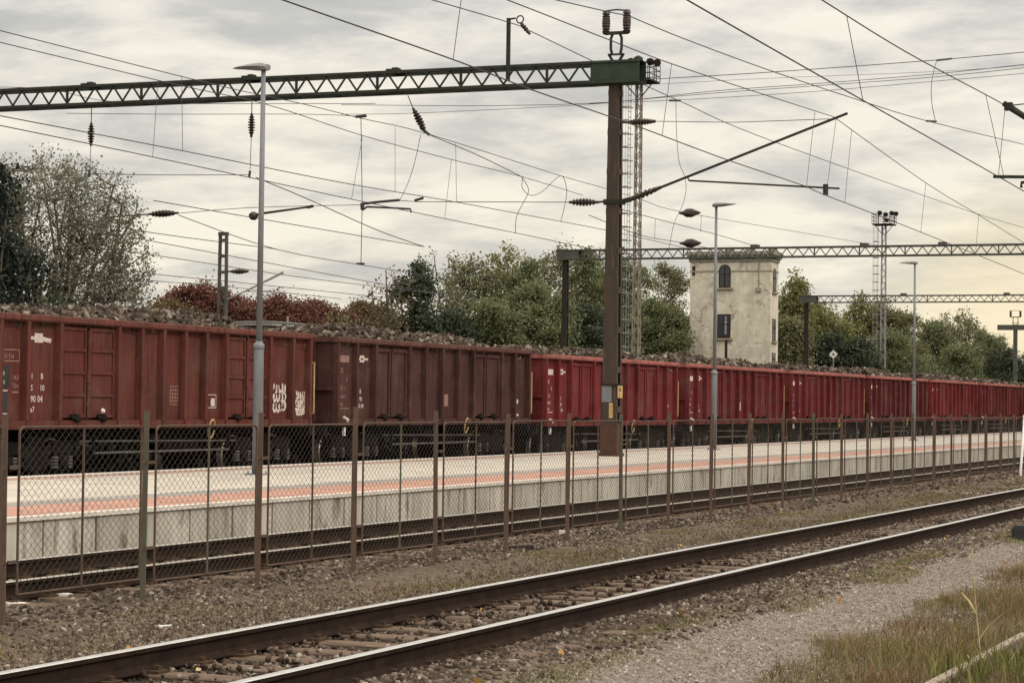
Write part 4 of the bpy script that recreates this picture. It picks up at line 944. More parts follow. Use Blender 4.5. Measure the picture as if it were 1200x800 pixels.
# right edge arm: tube insulator and registration bar belonging to a gantry just out of the picture
Yr = 41.7; MX_ = -4.45; mb = MB(); a, b_ = aty(1176, 121, Yr), aty(1210, 143, Yr); mb.tube([a, a.lerp(b_, .25), b_, a+(b_-a)*((MX_-a.x)/(b_.x-a.x))], [.05, .06, .05, .05], 8); mb.bar(aty(1182, 124, Yr), aty(1200, 122, Yr), .02); mb.box(*[v for c, e in zip(aty(1182, 125, Yr), (.07, .07, .07)) for v in (c-e, c+e)])
MX = -4.3; ra = empty('cantilever_mast', (MX, Yr, -.3), 'dark arm and steady tube holding the nearest wires at the right edge', 'cantilever'); off = -ra.location
o = mast_mb(-.3, 9.6, .34, .26, .34, .26).build('mast', 'mast_rust', ra, loc=(0, 0, .3))
mb.build('top_tube', 'gantry_green', ra, loc=off)
c0, c1 = aty(1164, 207, Yr), aty(1212, 207.5, Yr); mb = MB(); mb.tube([c0, c1, Vector((MX-.15, Yr, c1.z-.05))], .03, 8); mb.build('steady_tube', 'gantry_green', ra, loc=off)
mb = MB(); mb.tube([aty(1197, 220, Yr), aty(1197, 214, Yr), aty(1212, 213, Yr)], .03, 6); mb.build('contact_hook', 'gantry_green', ra, loc=off)
def lamb(u, v, x, r, L_): return

# ------------------------------------------------------------------ lighting towers, lattice mast, sign
def light_tower(x, px, pbase_y, ptop, w, label, mt, ncage):
    c = atx(px, ptop, x); y = c.y; H = c.z+.3; r = empty('lighting_tower', (x, y, -.3), label, 'lighting tower', 'lattice lighting towers')
    mb = MB()
    for sx in (-1, 1):
        for sy in (-1, 1): mb.bar((sx*w, sy*w, 0), (sx*w*.75, sy*w*.75, H), .07, .07)
    n = int(H/.62)
    for i in range(n):
        z0, z1 = H*i/n, H*(i+1)/n; f0, f1 = 1-.25*i/n, 1-.25*(i+1)/n; s = 1 if i % 2 else -1
        for k in (-1, 1):
            mb.bar((s*w*f0, k*w*f0, z0), (-s*w*f1, k*w*f1, z1), .045, .045); mb.bar((k*w*f0, s*w*f0, z0), (k*w*f1, -s*w*f1, z1), .045, .045)
    mb.build('lattice', mt, r)
    mb = MB(); lx = -w-.62
    for s in (-.25, .25): mb.bar((lx+.25, s-.1, 2), (lx+.25, s-.1, H), .03, .03)
    k = 0
    for i in range(int((H-2)/.35)): mb.bar((lx+.25, -.35, 2+i*.35), (lx+.25, .15, 2+i*.35), .035, .035)
    for i in range(int((H-3)/.85)):
        z = 3+i*.85; mb.tube([(lx+.35-.6*math.sin(a), -.1+.42*math.cos(a), z) for a in [j*PI/6 for j in range(7)]], .035, 4)
    for a in (PI*.25, PI*.5, PI*.75): mb.bar((lx+.25-.5*math.sin(a), -.1+.38*math.cos(a), 3), (lx+.25-.5*math.sin(a), -.1+.38*math.cos(a), H), .02, .02)
    mb.build('caged_ladder', 'tower_grey', r)
    mb = MB(); W = 1.05; mb.box(-W, W, -W, W, H, H+.12)
    for s in (-1, 1):
        for z in (.45, .8, 1.15): mb.bar((-W, s*W, H+z), (W, s*W, H+z), .04); mb.bar((s*W, -W, H+z), (s*W, W, H+z), .04)
        for q in (-1, -.33, .33, 1): mb.bar((q*W, s*W, H+.12), (q*W, s*W, H+1.17), .04); mb.bar((s*W, q*W, H+.12), (s*W, q*W, H+1.17), .04)
        mb.bar((s*w*.8, 0, H-.9), (s*W*.9, 0, H), .06)
    mb.build('gallery', 'mast_dark', r)
    for (fx, fy, fz) in ((-.5, -.6, 1.35), (.15, -.7, 1.15), (.75, -.5, 1.3), (1.15, -.3, 1.25), (.2, -.4, .6)):
        mb = MB(); c_ = Vector((fx, fy, H+fz)); mb._lathe(c_, c_+Vector((.28, -.34, -.14)), [(0, .1), (.4, .2), (1, .25)], 10); mb.bar((fx, fy, H+fz), (fx, fy, H+.12), .05); mb.build('floodlight', 'mast_dark', r)
    return r
light_tower(-47.5, 749, 430, 97, .21, 'tall rusty yellow lattice lighting tower with caged ladder, just right of the near mast', 'tower_rust', 1)
light_tower(-54, 1036, 430, 264, .26, 'distant slim lattice lighting tower with floodlight gallery, right of the cream tower', 'tower_grey', 1)
c = atx(262, 272, -38); r = empty('lattice_mast', (c.x, c.y, -.3), 'short lattice mast with small insulator behind the beets, left of the nearest lamp post', 'mast'); H = c.z+.3
mb = MB(); w = .12
for s in (-1, 1): mb.bar((s*w*1.5, 0, 0), (s*w, 0, H), .07, .12)
for i in range(14): z = H*(i+.5)/14; mb.box(-w*1.2, w*1.2, -.05, .05, z-.05, z+.05)
mb.box(-w-.05, w+.05, -.07, .07, H-.12, H); mb.build('lattice', 'gantry_far', r)
z = atx(268, 319, -38).z+.3; mb = MB(); mb.tube([(w, 0, z), (w+.2, 0, z)], .03, 5); insul(mb, (w+.18, 0, z), (w+.85, 0, z), .1, 5, .04); mb.build('insulator', 'insulator', r)
mb = MB(); a = aty(332, 319, c.y)-Vector((c.x, c.y, -.3)); b_ = aty(288, 341, c.y)-Vector((c.x, c.y, -.3)); mb.tube([b_, a], [.03, .045], 6); mb.tube([b_, (w, 0, b_.z-.3)], .03, 5); mb.tube([b_, aty(334, 343, c.y)-Vector((c.x, c.y, -.3))], .02, 5); mb.build('cantilever_arm', 'tower_grey', r)
c = atx(976.5, 415, -45); r = empty('diamond_sign', (c.x, c.y, -.3), 'white diamond shaped sign with dark centre on a post before the trees', 'sign')
mb = MB(); mb.tube([(0, .06, 0), (0, .06, c.z+.3)], .04, 6); mb.build('post', 'tower_grey', r)
mb = MB(); s = .36; zc = c.z+.3; mb.add([(0, 0, zc-s), (s, 0, zc), (0, 0, zc+s), (-s, 0, zc), (0, .03, zc-s), (s, .03, zc), (0, .03, zc+s), (-s, .03, zc)], [(0,1,2,3),(4,5,6,7),(0,1,5,4),(1,2,6,5),(2,3,7,6),(3,0,4,7)]); pn_ = mb.build('panel', 'white', r)
mb = MB(); s = .11; mb.add([(0, -.005, zc-s), (s, -.005, zc), (0, -.005, zc+s), (-s, -.005, zc)], [(0,1,2,3)]); mb.build('centre_mark', 'sign_dark', pn_)
# flat roofed shelter beyond the train
c = atx(312, 378, -35); d = atx(376, 383, -35); zr = c.z
r = empty('shelter', (-36, (c.y+d.y)/2, -.3), 'flat grey roof of a shelter showing over the beets right of the nearest lamp post', 'shelter')
hl = (d.y-c.y)/2; mb = MB(); mb.box(-1.2, 1.2, -hl, hl, zr+.22, zr+.32); mb.box(-1.25, 1.25, -hl-.05, hl+.05, zr+.321, zr+.35); mb.build('roof', 'shelter_grey', r)
mb = MB()
for s in (-.9, .9):
    for q in (-.9, 0, .9): mb.bar((s, q*hl, 0), (s, q*hl, zr+.22), .1, .1)
mb.build('posts', 'tower_grey', r)
mb = MB(); mb.tube([(.3, hl*.45, zr+.35), (.3, hl*.45, zr+.62)], .03, 5); mb.build('vent_pipe', 'tower_grey', r)
mb = MB(); k = 12; P = [(1.05*math.cos(PI*i/k), zr-.45+.48*math.sin(PI*i/k)) for i in range(k+1)]; mb.extrude_y(P, -hl*.95, hl*.35); r2_ = mb.build('curved_canopy', 'white', r)

# ------------------------------------------------------------------ cream tower
TY = 177.; cx1 = -50.; cl = aty(808, 400, TY).x
Htop = aty(860, 303, TY).z; W_ = cx1-cl; D_ = atx(911.5, 400, cx1).y-TY
b_t = empty('tower_house', ((cl+cx1)/2, TY, -.3), 'cream plastered square tower house with flat mossy cornice and arched windows', 'building')
hw = W_/2; HT = Htop+.3
mb = MB(); mb.box(-hw, hw, 0, D_, 0, HT); mb.build('wall', 'stucco', b_t)
def tl(px, py): p = aty(px, py, TY); return p.x-(cl+cx1)/2, p.z+.3
def tr_(px, py): p = atx(px, py, cx1); return p.y-TY, p.z+.3
mb = MB(); n = 14
mb.box(-hw-.1, hw+.1, -.1, D_+.1, HT-.25, HT-.02); mb.box(-hw-.2, hw+.2, -.2, D_+.2, HT, HT+.28); mb.box(-hw-.34, hw+.34, -.34, D_+.34, HT+.282, HT+.46); mb.box(-hw-.28, hw+.28, -.28, D_+.28, HT+.462, HT+.58)
i = 0
while -hw-.2+i*.45 < hw+.2: xx = -hw-.2+i*.45; mb.box(xx, xx+.2, -.31, -.202, HT+.05, HT+.279); i += 1
i = 0
while i*.45 < D_: mb.box(hw+.202, hw+.31, i*.45, i*.45+.2, HT+.05, HT+.279); i += 1
mb.build('cornice', 'roof_moss', b_t)
for px in (852, 876, 902):
    xx, _ = tl(px, 300); mb = MB(); mb.box(xx-.3, xx+.3, .4, 1.1, HT+.582, HT+.582+(.35 if px == 902 else .22)); mb.build('chimney_stub', 'roof_moss', b_t)
_, zb_ = tl(830, 318); mb = MB(); mb.box(-hw-.03, hw+.03, -.03, -.002, zb_-.06, zb_+.06); mb.box(hw+.002, hw+.03, -.03, D_+.03, zb_-.06, zb_+.06); mb.build('string_course', 'stucco_trim', b_t)
def arch(cx, zb, zt, hw_, plane, k=8):
    zs = zt-hw_; P = [(cx-hw_, zb), (cx+hw_, zb)]+[(cx+hw_*math.cos(PI*i/k), zs+hw_*math.sin(PI*i/k)) for i in range(k+1)]
    return P
def window(face, c, zb, zt, hw_, arched):
    mk = (lambda a, z, d: (a, -d, z)) if face == 'f' else (lambda a, z, d: (hw+d, a, z))
    def prism(mb, P, d0, d1):
        n = len(P); V = [mk(a, z, d) for d in (d0, d1) for a, z in P]; mb.add(V, [(i, (i+1)%n, n+(i+1)%n, n+i) for i in range(n)]+[tuple(range(n)), tuple(range(n, 2*n))])
    out = arch(c, zb, zt, hw_, 0) if arched else [(c-hw_, zb), (c+hw_, zb), (c+hw_, zt), (c-hw_, zt)]
    mb = MB(); prism(mb, out, .002, .03); w = mb.build('window', 'window_frame', b_t)
    q = .82; ins = [(c+(a-c)*q, (zb+zt)/2+(z-(zb+zt)/2)*.9) for a, z in out]
    mb = MB(); prism(mb, ins, .031, .04); mb.build('pane', 'glass', w)
    mb = MB(); prism(mb, [(c-.05, zb+.1), (c+.05, zb+.1), (c+.05, zt-.2), (c-.05, zt-.2)], .041, .06)
    zz = zb+(zt-zb)*.58; prism(mb, [(c-hw_*.8, zz-.04), (c+hw_*.8, zz-.04), (c+hw_*.8, zz+.04), (c-hw_*.8, zz+.04)], .041, .058); mb.build('glazing_bar', 'window_frame', w)
    if not arched and face == 'f':
        mb = MB(); prism(mb, [(c-.02, zb+.3), (c+.25, zb+.3), (c+.25, zt-.2), (c-.02, zt-.2)], .0405, .0409); mb.build('curtain', 'curtain', w)
    mb = MB(); prism(mb, [(c-hw_-.2, zb-.16), (c+hw_+.2, zb-.16), (c+hw_+.2, zb-.01), (c-hw_-.2, zb-.01)], .002, .2); mb.build('sill', 'stucco_trim', w)
c_, zt_ = tl(849.5, 310); _, zb2 = tl(849.5, 337); window('f', c_, zb2, zt_, .50, True)
c_, zt_ = tl(848.5, 368); _, zb2 = tl(848.5, 396); window('f', c_, zb2, zt_, .56, False)
c_, zt_ = tr_(901.5, 313); _, zb2 = tr_(901.5, 341); window('s', D_*.52, zb2, zt_, .50, True)
c_, zt_ = tr_(901.5, 373); _, zb2 = tr_(901.5, 399); window('s', D_*.5, zb2, zt_, .52, False)
c_, zt_ = tr_(901.5, 413); window('s', D_*.5, zt_-1.2, zt_, .52, False)
mb = MB(); a, z = tl(889.5, 304); _, z2 = tl(889, 338); mb.tube([(a, -.06, z), (a, -.06, z2)], .05, 6); mb.box(a-.25, a+.2, -.2, -.002, z2-.25, z2+.05); mb.build('downpipe', 'stucco_trim', b_t)
a, z = tl(813, 312); _, z2 = tl(813, 323); mb = MB(); mb.box(a-.12, a+.12, -.02, -.002, z2, z); mb.build('slit', 'window_frame', b_t)
c = aty(851, 398, 150); mb = MB(); mb.tube([(c.x, 150, -.3), (c.x, 150, c.z)], .1, 6); tag(mb.build('signal_post', 'mast_dark'), 'short dark post standing before the lower window of the cream tower', 'post')

# ------------------------------------------------------------------ trees
def leaf_cards(P, size, R=None):
    n = len(P); R = rotmats(n)
    T = np.array([(-.5, -.35, 0), (.5, -.5, .12), (.55, .4, 0), (-.45, .5, .1)])
    return scatter(T, np.array([[0, 1, 2, 3]]), P, size, R)
def limb(mb, a, b_, r0, r1, sag=.15, k=5):
    a, b_ = Vector(a), Vector(b_); d = b_-a; o = Vector((random.uniform(-1, 1), random.uniform(-1, 1), random.uniform(.2, 1)))*d.length*sag
    P = [a+d*t_+o*math.sin(PI*t_)*.6 for t_ in [i/k for i in range(k+1)]]
    mb.tube(P, [r0+(r1-r0)*i/k for i in range(k+1)], 5); return P
def tree(px, x, top_y, halfw_px, base_z, blobs, leaf, lm, label, cat='tree', name='tree', nclump=260, per=26, spread=.55, bark='bark', trunk_r=.22, gap=.42, group='trees behind the train'):
    """blobs: (dx in half widths, height fraction, radius in half widths, vertical radius fraction)"""
    c = atx(px, top_y, x); H = c.z+.3; s = c.y/ray(px, top_y).y if False else None
    w = abs((atx(px+halfw_px, top_y, x)-c).y)*math.sin(math.radians(21))*.0+abs(halfw_px)*((c-Vector((0, 0, EYE))).dot(CAM_F))/FPX
    r = empty(name, (x, c.y, -.3), label, cat, group)
    ux, uy = CAM_R.x, CAM_R.y
    mb = MB(); tp = [(0, 0, 0), (random.uniform(-.1, .1), random.uniform(-.1, .1), H*.3), (random.uniform(-.3, .3), random.uniform(-.3, .3), H*.62)]
    mb.tube(tp, [trunk_r*1.25, trunk_r, trunk_r*.55], 8)
    Cl = []; tot = sum(b_[2]*b_[2] for b_ in blobs)*1.1
    rb = random.Random(int(px)*7+int(top_y)); blobs = [(dx+rb.uniform(-.12, .12), hf+rb.uniform(-.05, .02), rr*rb.uniform(.8, 1.1), vr*rb.uniform(.8, 1.1)) for dx, hf, rr, vr in blobs]
    for q in range(7 if nclump > 300 and name != 'shrub' else 0):
        a = rb.uniform(.15, PI-.15); blobs.append((math.cos(a)*rb.uniform(.6, .95), .55+.42*math.sin(a)*rb.uniform(.8, 1.02), rb.uniform(.10, .22), rb.uniform(.03, .07)))
    for dx, hf, rr, vr in blobs:
        n = max(6, int(nclump*rr*rr/tot)); d = rng.normal(size=(n, 3)); d /= np.linalg.norm(d, axis=1)[:, None]
        q = rng.random(n)**(1/2.2); R_ = np.array([rr*w, rr*w, vr*H])
        dep = rng.uniform(-.3, .3)*w
        P = d*q[:, None]*R_+np.array([dx*w*ux-dep*uy, dx*w*uy+dep*ux, hf*H])
        P += rng.normal(0, .12, P.shape)*w*.3
        keep = vnoise(P[:, 0]*.9/max(w*.16, .3)+px, (P[:, 2]+P[:, 1]*.6)*.9/max(w*.16, .3), int(px) % 50) > gap*(.55+.45*q)-.05
        P = P[keep & (P[:, 2] > base_z)]; Cl.append(P)
    Cl = np.concatenate(Cl)
    for i in rng.choice(len(Cl), min(len(Cl), 46), replace=False):
        p = Cl[i]; zf = min(p[2]*random.uniform(.45, .7), H*.6); t_ = zf/(H*.62)
        a = Vector((tp[2][0]*t_*t_, tp[2][1]*t_*t_, zf)); limb(mb, a, p, trunk_r*.42*(1-.5*t_), .025)
    mb.build('trunk', bark, r)
    n = len(Cl)*per; P = np.repeat(Cl, per, 0)+rng.normal(0, 1, (n, 3))*np.repeat(rng.uniform(.5, 1.15, len(Cl)), per)[:, None]*spread*np.array([1, 1, .7])
    V, F = leaf_cards(P, rng.uniform(.6, 1.3, n)*leaf); npmesh('crown', V, F, lm, r)
    return r
def colony(px, x, top_y, halfw, env, ntw, nleaf, leaf, lm, label, bark, r0, seed, puff=.14, base_h=.2, nmain=16, nsec=150, cat='tree', group='trees behind the train'):
    """tree grown into an envelope of ellipsoids (dx, height fraction, rx, rz): limbs -> branches -> twigs, leaves along the twigs"""
    rd = np.random.default_rng(seed); c = atx(px, top_y, x); H = c.z+.3; r = empty('tree', (x, c.y, -.3), label, cat, group)
    w = halfw*((c-Vector((0, 0, EYE))).dot(CAM_F))/FPX; ux, uy = CAM_R.x, CAM_R.y
    def sample(n, lo, hi):
        wt = np.array([e[2]**2*e[3] for e in env]); k = rd.choice(len(env), n, p=wt/wt.sum()); d = rd.normal(size=(n, 3)); d /= np.linalg.norm(d, axis=1)[:, None]
        q = rd.uniform(lo**2.2, hi**2.2, n)**(1/2.2); E_ = np.array(env)[k]
        P = d*q[:, None]*np.stack([E_[:, 2]*w, E_[:, 2]*w, E_[:, 3]*H], 1)
        P[:, 0] += E_[:, 0]*w*ux; P[:, 1] += E_[:, 0]*w*uy; P[:, 2] += E_[:, 1]*H
        return P[P[:, 2] > base_h*H*.8]
    th = base_h*H; mb = MB(); mb.tube([(0, 0, 0), (.03, .02, th*.6), (0, 0, th)], [r0*1.35, r0*1.1, r0], 9)
    nodes = [(0, 0, th)]; rad = [r0*.8]
    def branch(P, T_, r1, back, sides, bend):
        T_ = np.array(T_); out = []; nodes_, rad_ = np.array(nodes), np.array(rad)
        for p in P:
            d = np.linalg.norm(nodes_-p, axis=1)+np.where(nodes_[:, 2] > p[2]-.05, 3., 0)+np.linalg.norm(nodes_, axis=1)*-.25
            k = int(np.argmin(d)); a, b_ = Vector(nodes_[k]), Vector(p); ln = (b_-a).length; ra = min(rad_[k]*.75, r1*2.2)
            m1 = a.lerp(b_, .35)+Vector((0, 0, -.06*ln*bend))+Vector(rd.normal(0, .04, 3))*ln; m2 = a.lerp(b_, .7)+Vector((0, 0, -.05*ln*bend))+Vector(rd.normal(0, .04, 3))*ln
            mb.tube([a, m1, m2, b_], [ra, ra*.8, (ra+r1)*.45, r1], sides, False)
            for f, q in ((.35, m1), (.7, m2), (1, b_)): out.append((tuple(q), ra*(1-f)+r1*f))
        for q, ra in out: nodes.append(q); rad.append(ra)
        return out
    branch(sample(nmain, .45, .75), nodes, r0*.2, 0, 6, 1); branch(sample(nsec, .55, .95), nodes, r0*.10, 0, 4, .6)
    tw = branch(sample(ntw, .35, 1.0), nodes, .008, 0, 3, .3)
    mb.build('trunk', bark, r)
    T = np.array([q for q, ra in tw]); T = T[np.arange(len(T)) % 3 > 0]
    P = np.repeat(T, nleaf, 0)+rd.normal(0, puff, (len(T)*nleaf, 3)); V, F = leaf_cards(P, rng.uniform(.6, 1.3, len(P))*leaf); npmesh('crown', V, F, lm, r)
    return r
ROUND = [(0, .62, .75, .30), (-.5, .5, .5, .22), (.5, .52, .5, .22), (-.2, .8, .45, .17), (.3, .78, .4, .17), (0, .35, .8, .25)]
TALL = [(0, .82, .5, .15), (-.3, .65, .6, .18), (.35, .6, .6, .2), (0, .42, .85, .25), (.1, .92, .25, .08), (-.45, .45, .5, .2), (0, .22, .9, .2)]
WIDE = [(-.6, .6, .45, .22), (0, .72, .5, .24), (.6, .62, .45, .22), (-.3, .4, .6, .25), (.35, .4, .6, .25), (0, .2, .9, .2)]
# big airy tree and dark conifer at the left
colony(58, -58, 170, 125, [(-.55, .62, .55, .34), (.05, .70, .62, .30), (.5, .62, .52, .28), (.3, .45, .7, .28), (.0, .86, .36, .13), (.42, .80, .42, .16), (-.4, .84, .4, .13), (.75, .55, .28, .22)], 3000, 5, .082, 'leaf_poplar', 'big airy grey green tree with fine visible branches at the left edge', 'bark_pale', .22, 12, .19, .14, 34, 340)
tree(0, -57, 196, 60, .5, [(0, .2, 1, .2), (0, .42, .8, .22), (0, .62, .55, .2), (0, .8, .35, .15), (.05, .92, .16, .08)], .13, 'leaf_conifer', 'dark conifer at the left edge in front of the airy grey tree', 'tree', 'conifer', 420, 50, .4, 'bark', .25, .12)
tree(70, -52, 318, 22, .3, WIDE, .2, 'leaf_dark', 'low dark bush under the airy grey tree at the left', 'bush', 'bush', 90, 24, .35, 'bark', .1, .25)
# rusty autumn shrubs
for px, ty, hw_, lm, lb in ((246, 331, 60, 'leaf_rust', 'rust red autumn shrub behind the short lattice mast'), (318, 341, 56, 'leaf_rust', 'rust red autumn shrub behind the nearest lamp post'), (205, 347, 28, 'leaf_bronze', 'small brown shrub left of the rust red ones'),
                        (368, 350, 40, 'leaf_rust', 'low rust red shrub over the gap between first and second wagon'), (434, 346, 30, 'leaf_bronze', 'rounded bronze brown shrub left of the ivy clad tree')):
    tree(px, -66, ty, hw_, .2, [(0, .84, .6, .16), (-.45, .80, .5, .16), (.45, .81, .5, .16), (-.82, .72, .4, .15), (.85, .73, .4, .15), (-.3, .6, .7, .16), (.3, .6, .7, .16), (0, .35, 1, .22)], .10, lm, lb, 'shrub', 'shrub', 800, 110, .34, 'bark', .12, .02, 'autumn shrubs behind the train')
tree(402, -63, 345, 22, .3, ROUND, .16, 'leaf_olive', 'small yellow green tree right of the rust red shrubs', 'tree', 'tree', 110, 40, .45, 'bark', .12, .4)
# middle trees
colony(455, -59, 304, 34, [(0, .62, .5, .3), (-.5, .68, .5, .2), (.5, .72, .45, .2), (0, .85, .4, .14)], 170, 2, .12, 'leaf_bronze', 'sparse nearly bare tree left of the dark ivy clad tree', 'bark_pale', .17, 9, .16, .3, 9, 50)
tree(458, -61, 345, 12, .3, [(0, .3, 1, .3), (0, .6, .7, .25), (0, .8, .4, .15)], .24, 'leaf_dark', 'small dark ivy mound at the foot of the sparse bare tree', 'bush', 'bush', 120, 22, .3, 'bark', .15, .1)
tree(487, -60, 308, 26, .3, [(-.3, .2, .85, .22), (-.05, .45, .7, .22), (.1, .68, .5, .18), (.25, .86, .28, .12)], .15, 'leaf_dark', 'dark ivy clad tree shaped like a leaning cone', 'tree', 'tree', 400, 50, .4, 'bark', .2, .08)
colony(510, -64, 290, 36, [(0, .6, .7, .3), (-.4, .78, .4, .2), (.4, .7, .5, .2), (-.1, .9, .25, .1)], 300, 4, .12, 'leaf_olive', 'thin leaved tree just behind the leaning dark tree', 'bark_pale', .17, 21, .2, .3, 10, 70)
spec = [(618, -66, 300, 34, TALL, 'leaf_green', .46, 'green tree with ragged top between the thin tall trees'), (686, -66, 296, 36, TALL, 'leaf_green', .44, 'green tree behind the near rusty mast'),
        (735, -70, 293, 44, TALL, 'leaf_green', .42, 'dark leafy tree behind the rusty lattice tower'), (786, -72, 303, 34, TALL, 'leaf_olive', .42, 'green tree touching the left wall of the cream tower'),
        (578, -58, 352, 42, WIDE, 'leaf_green', .22, 'broad low green tree behind the second wagon'), (632, -57, 330, 50, ROUND, 'leaf_green', .18, 'dense round green tree in front of the taller trees'),
        (700, -58, 352, 52, WIDE, 'leaf_dark', .18, 'dense dark tree low behind the second gantry mast'), (765, -59, 350, 46, WIDE, 'leaf_green', .2, 'dense low tree left of the cream tower foot'),
        (530, -60, 362, 24, ROUND, 'leaf_dark', .35, 'small dark tree right beside the leaning cone shaped one')]
AIRY = [(0, .62, .75, .3), (-.45, .72, .42, .2), (.45, .68, .45, .22), (0, .88, .3, .11), (0, .35, .8, .22)]
def grow_row(rows, leaf, sub):
    for px, x, ty, hw_, lm, lb, sd in rows: colony(px, x, ty, hw_, [(dx+.15*math.sin(sd*3+i), hf+.03*math.sin(sd+i*2), rr, vr) for i, (dx, hf, rr, vr) in enumerate(AIRY)], 560, 10, leaf, lm, lb, 'bark', .2, sd, .30, .22, 14, 110)
grow_row([(556, -70, 284, 38, 'leaf_olive', 'thin olive tree with gaps, right of the leaning dark tree', 31), (598, -69, 279, 40, 'leaf_yellow', 'tall pale olive tree with open top, midway to the second gantry', 32), (655, -71, 277, 42, 'leaf_olive', 'tall thin topped tree left of the second gantry mast', 33), (705, -73, 283, 36, 'leaf_green', 'tall airy tree right behind the rusty mast', 36)], .15, 0)
for px, x, ty, hw_, bl, lm, gap, lb in spec: tree(px, x, ty, hw_, .3, bl, .135, lm, lb, 'tree', 'tree', 520, 82, .46, 'bark', .17, gap)
grow_row([(934, -61, 312, 26, 'leaf_yellow', 'yellow green tree close beside the right wall of the cream tower', 41), (1010, -70, 332, 34, 'leaf_yellow', 'pale tree with feathery top left of the far lighting tower', 42), (1130, -71, 355, 32, 'leaf_olive', 'loose topped tree between third lamp post and far mast', 43)], .2, 0)
spec = [(968, -66, 352, 34, ROUND, 'leaf_yellow', .34, 'rounded yellow green tree above the white diamond sign'),
        (1050, -66, 352, 40, ROUND, 'leaf_olive', .34, 'olive tree behind the far lighting tower'),
        (1095, -68, 368, 30, ROUND, 'leaf_green', .38, 'green tree just right of the third lamp post'), 
        (1160, -72, 382, 28, ROUND, 'leaf_green', .44, 'green tree with a drooping right side near the far mast'), (980, -56, 385, 48, WIDE, 'leaf_dark', .16, 'dense dark bush behind the white diamond sign'),
        (1045, -57, 388, 46, WIDE, 'leaf_green', .18, 'dense low green bushes at the foot of the far lighting tower'), (1110, -58, 402, 44, WIDE, 'leaf_green', .2, 'low green bush behind the red wagons right of the third lamp post'),
        (1175, -58, 412, 40, WIDE, 'leaf_dark', .2, 'low dark bush at the right end of the tree row'), (1230, -60, 408, 40, WIDE, 'leaf_green', .2, 'green bush at the right edge beyond the far mast'), (925, -58, 372, 24, ROUND, 'leaf_olive', .2, 'low olive bush at the right foot of the cream tower')]
for px, x, ty, hw_, bl, lm, gap, lb in spec: tree(px, x, ty, hw_, .3, bl, .175, lm, lb, 'tree' if 'bush' not in lb else 'bush', 'tree' if 'bush' not in lb else 'bush', 520, 76, .55, 'bark', .2, gap)

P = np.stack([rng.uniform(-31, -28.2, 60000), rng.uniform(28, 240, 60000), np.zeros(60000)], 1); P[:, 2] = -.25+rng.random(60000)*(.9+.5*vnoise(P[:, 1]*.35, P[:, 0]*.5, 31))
V, F = leaf_cards(P, rng.uniform(.12, .26, len(P))); tag(npmesh('shade_screen', V, F, 'leaf_shade'), 'added near black leaf strip beyond the train, standing in for the shade under it', None, None, 'stuff')  # leaf strip added only to darken the gaps below the wagons

# ------------------------------------------------------------------ grasses
def blades(name, P, h, w, mat, label, lean=.5):
    n = len(P); a = rng.uniform(0, 2*PI, n); d = np.stack([np.cos(a), np.sin(a), np.zeros(n)], 1); b_ = rng.uniform(0, 2*PI, n)
    bend = np.stack([np.cos(b_), np.sin(b_), np.zeros(n)], 1)*rng.uniform(.05, lean, n)[:, None]; up = np.array([0, 0, 1.])
    hh = h[:, None]; ww = (w if np.ndim(w) else np.full(n, w))[:, None]
    q1 = P+up*hh*.5+bend*hh*.3; q2 = P+up*hh*.95+bend*hh
    V = np.stack([P-d*ww, P+d*ww, q1-d*ww*.7, q1+d*ww*.7, q2-d*ww*.15, q2+d*ww*.15], 1).reshape(-1, 3)
    F = np.array([[0, 1, 3, 2], [2, 3, 5, 4]])[None]+(np.arange(n)*6)[:, None, None]
    return tag(npmesh(name, V, F.reshape(-1, 4), mat), label, None, None, 'stuff')
edge = lambda x, y: (x > (-4.5-.04*(y-16)+.75*(vnoise(y*.9, y*.3, 8)-.5)+.3*(vnoise(y*3, x*2, 9)-.5)))
def gfield(n, f, x0=-6.0, x1=.4, y0=11, y1=60): return pts_in(x0, x1, y0, y1, n, -.01, f)
P = gfield(235000, lambda x, y: edge(x, y)*np.where(y > 28, .35, 1)*(.35+.65*vnoise(x*1.6, y*1.2, 12)) )
h = (.07+.24*vnoise(P[:, 0]*1.2+5, P[:, 1]*.8, 13)**1.5)*rng.uniform(.5, 1.25, len(P))*np.where(P[:, 0] > -3.15, .6, 1)*np.where(np.abs(P[:, 0]+3.27) < .12, .35, 1)*np.clip((P[:, 0]+5.4)/.9, .35, 1)
blades('dry_grass', P, h, .003, 'dry_grass', 'dry rusty brown grass along the gravel path at lower right', .9)
P = gfield(88000, lambda x, y: edge(x, y)*np.where(y > 28, .3, 1)); blades('matted_grass', P, rng.uniform(.03, .13, len(P)), .004, 'thatch', 'matted dead grass lying between the standing dry stalks', 2.5)
P = gfield(52000, lambda x, y: edge(x, y)*(vnoise(x*1.3+3, y*1.1, 15) > .52)*np.where((x > -3.2) | (y < 15), 1, .3))
blades('green_grass', P, rng.uniform(.06, .24, len(P)), .005, 'green_grass', 'green grass tufts among the dry grass beside the old rail')
P = np.concatenate([gfield(120000, lambda x, y: np.clip((vnoise(x*2.6, y*.8, 17)-.45)*4, 0, 1)*np.clip(1.3-np.abs(x+5.82-.3*(vnoise(y*.5, y*.1, 51)-.5))/.36, 0, 1), -6.4, -5.2, 11, 60), gfield(75000, lambda x, y: np.clip((vnoise(x*1.3, y*.55, 18)-.56)*4, 0, 1), -10.9, -9.1, 11, 60)])
blades('low_weeds', P, rng.uniform(.012, .055, len(P)), .0042, 'moss', 'short yellow green weeds along both sides of the near track', 1.2)
P = gfield(60000, lambda x, y: (vnoise(x*1.1+9, y*.55, 19) > .42)*np.clip(1.4-np.abs(x+9.75)/.75, 0, 1), -11.0, -8.95, 11, 75)
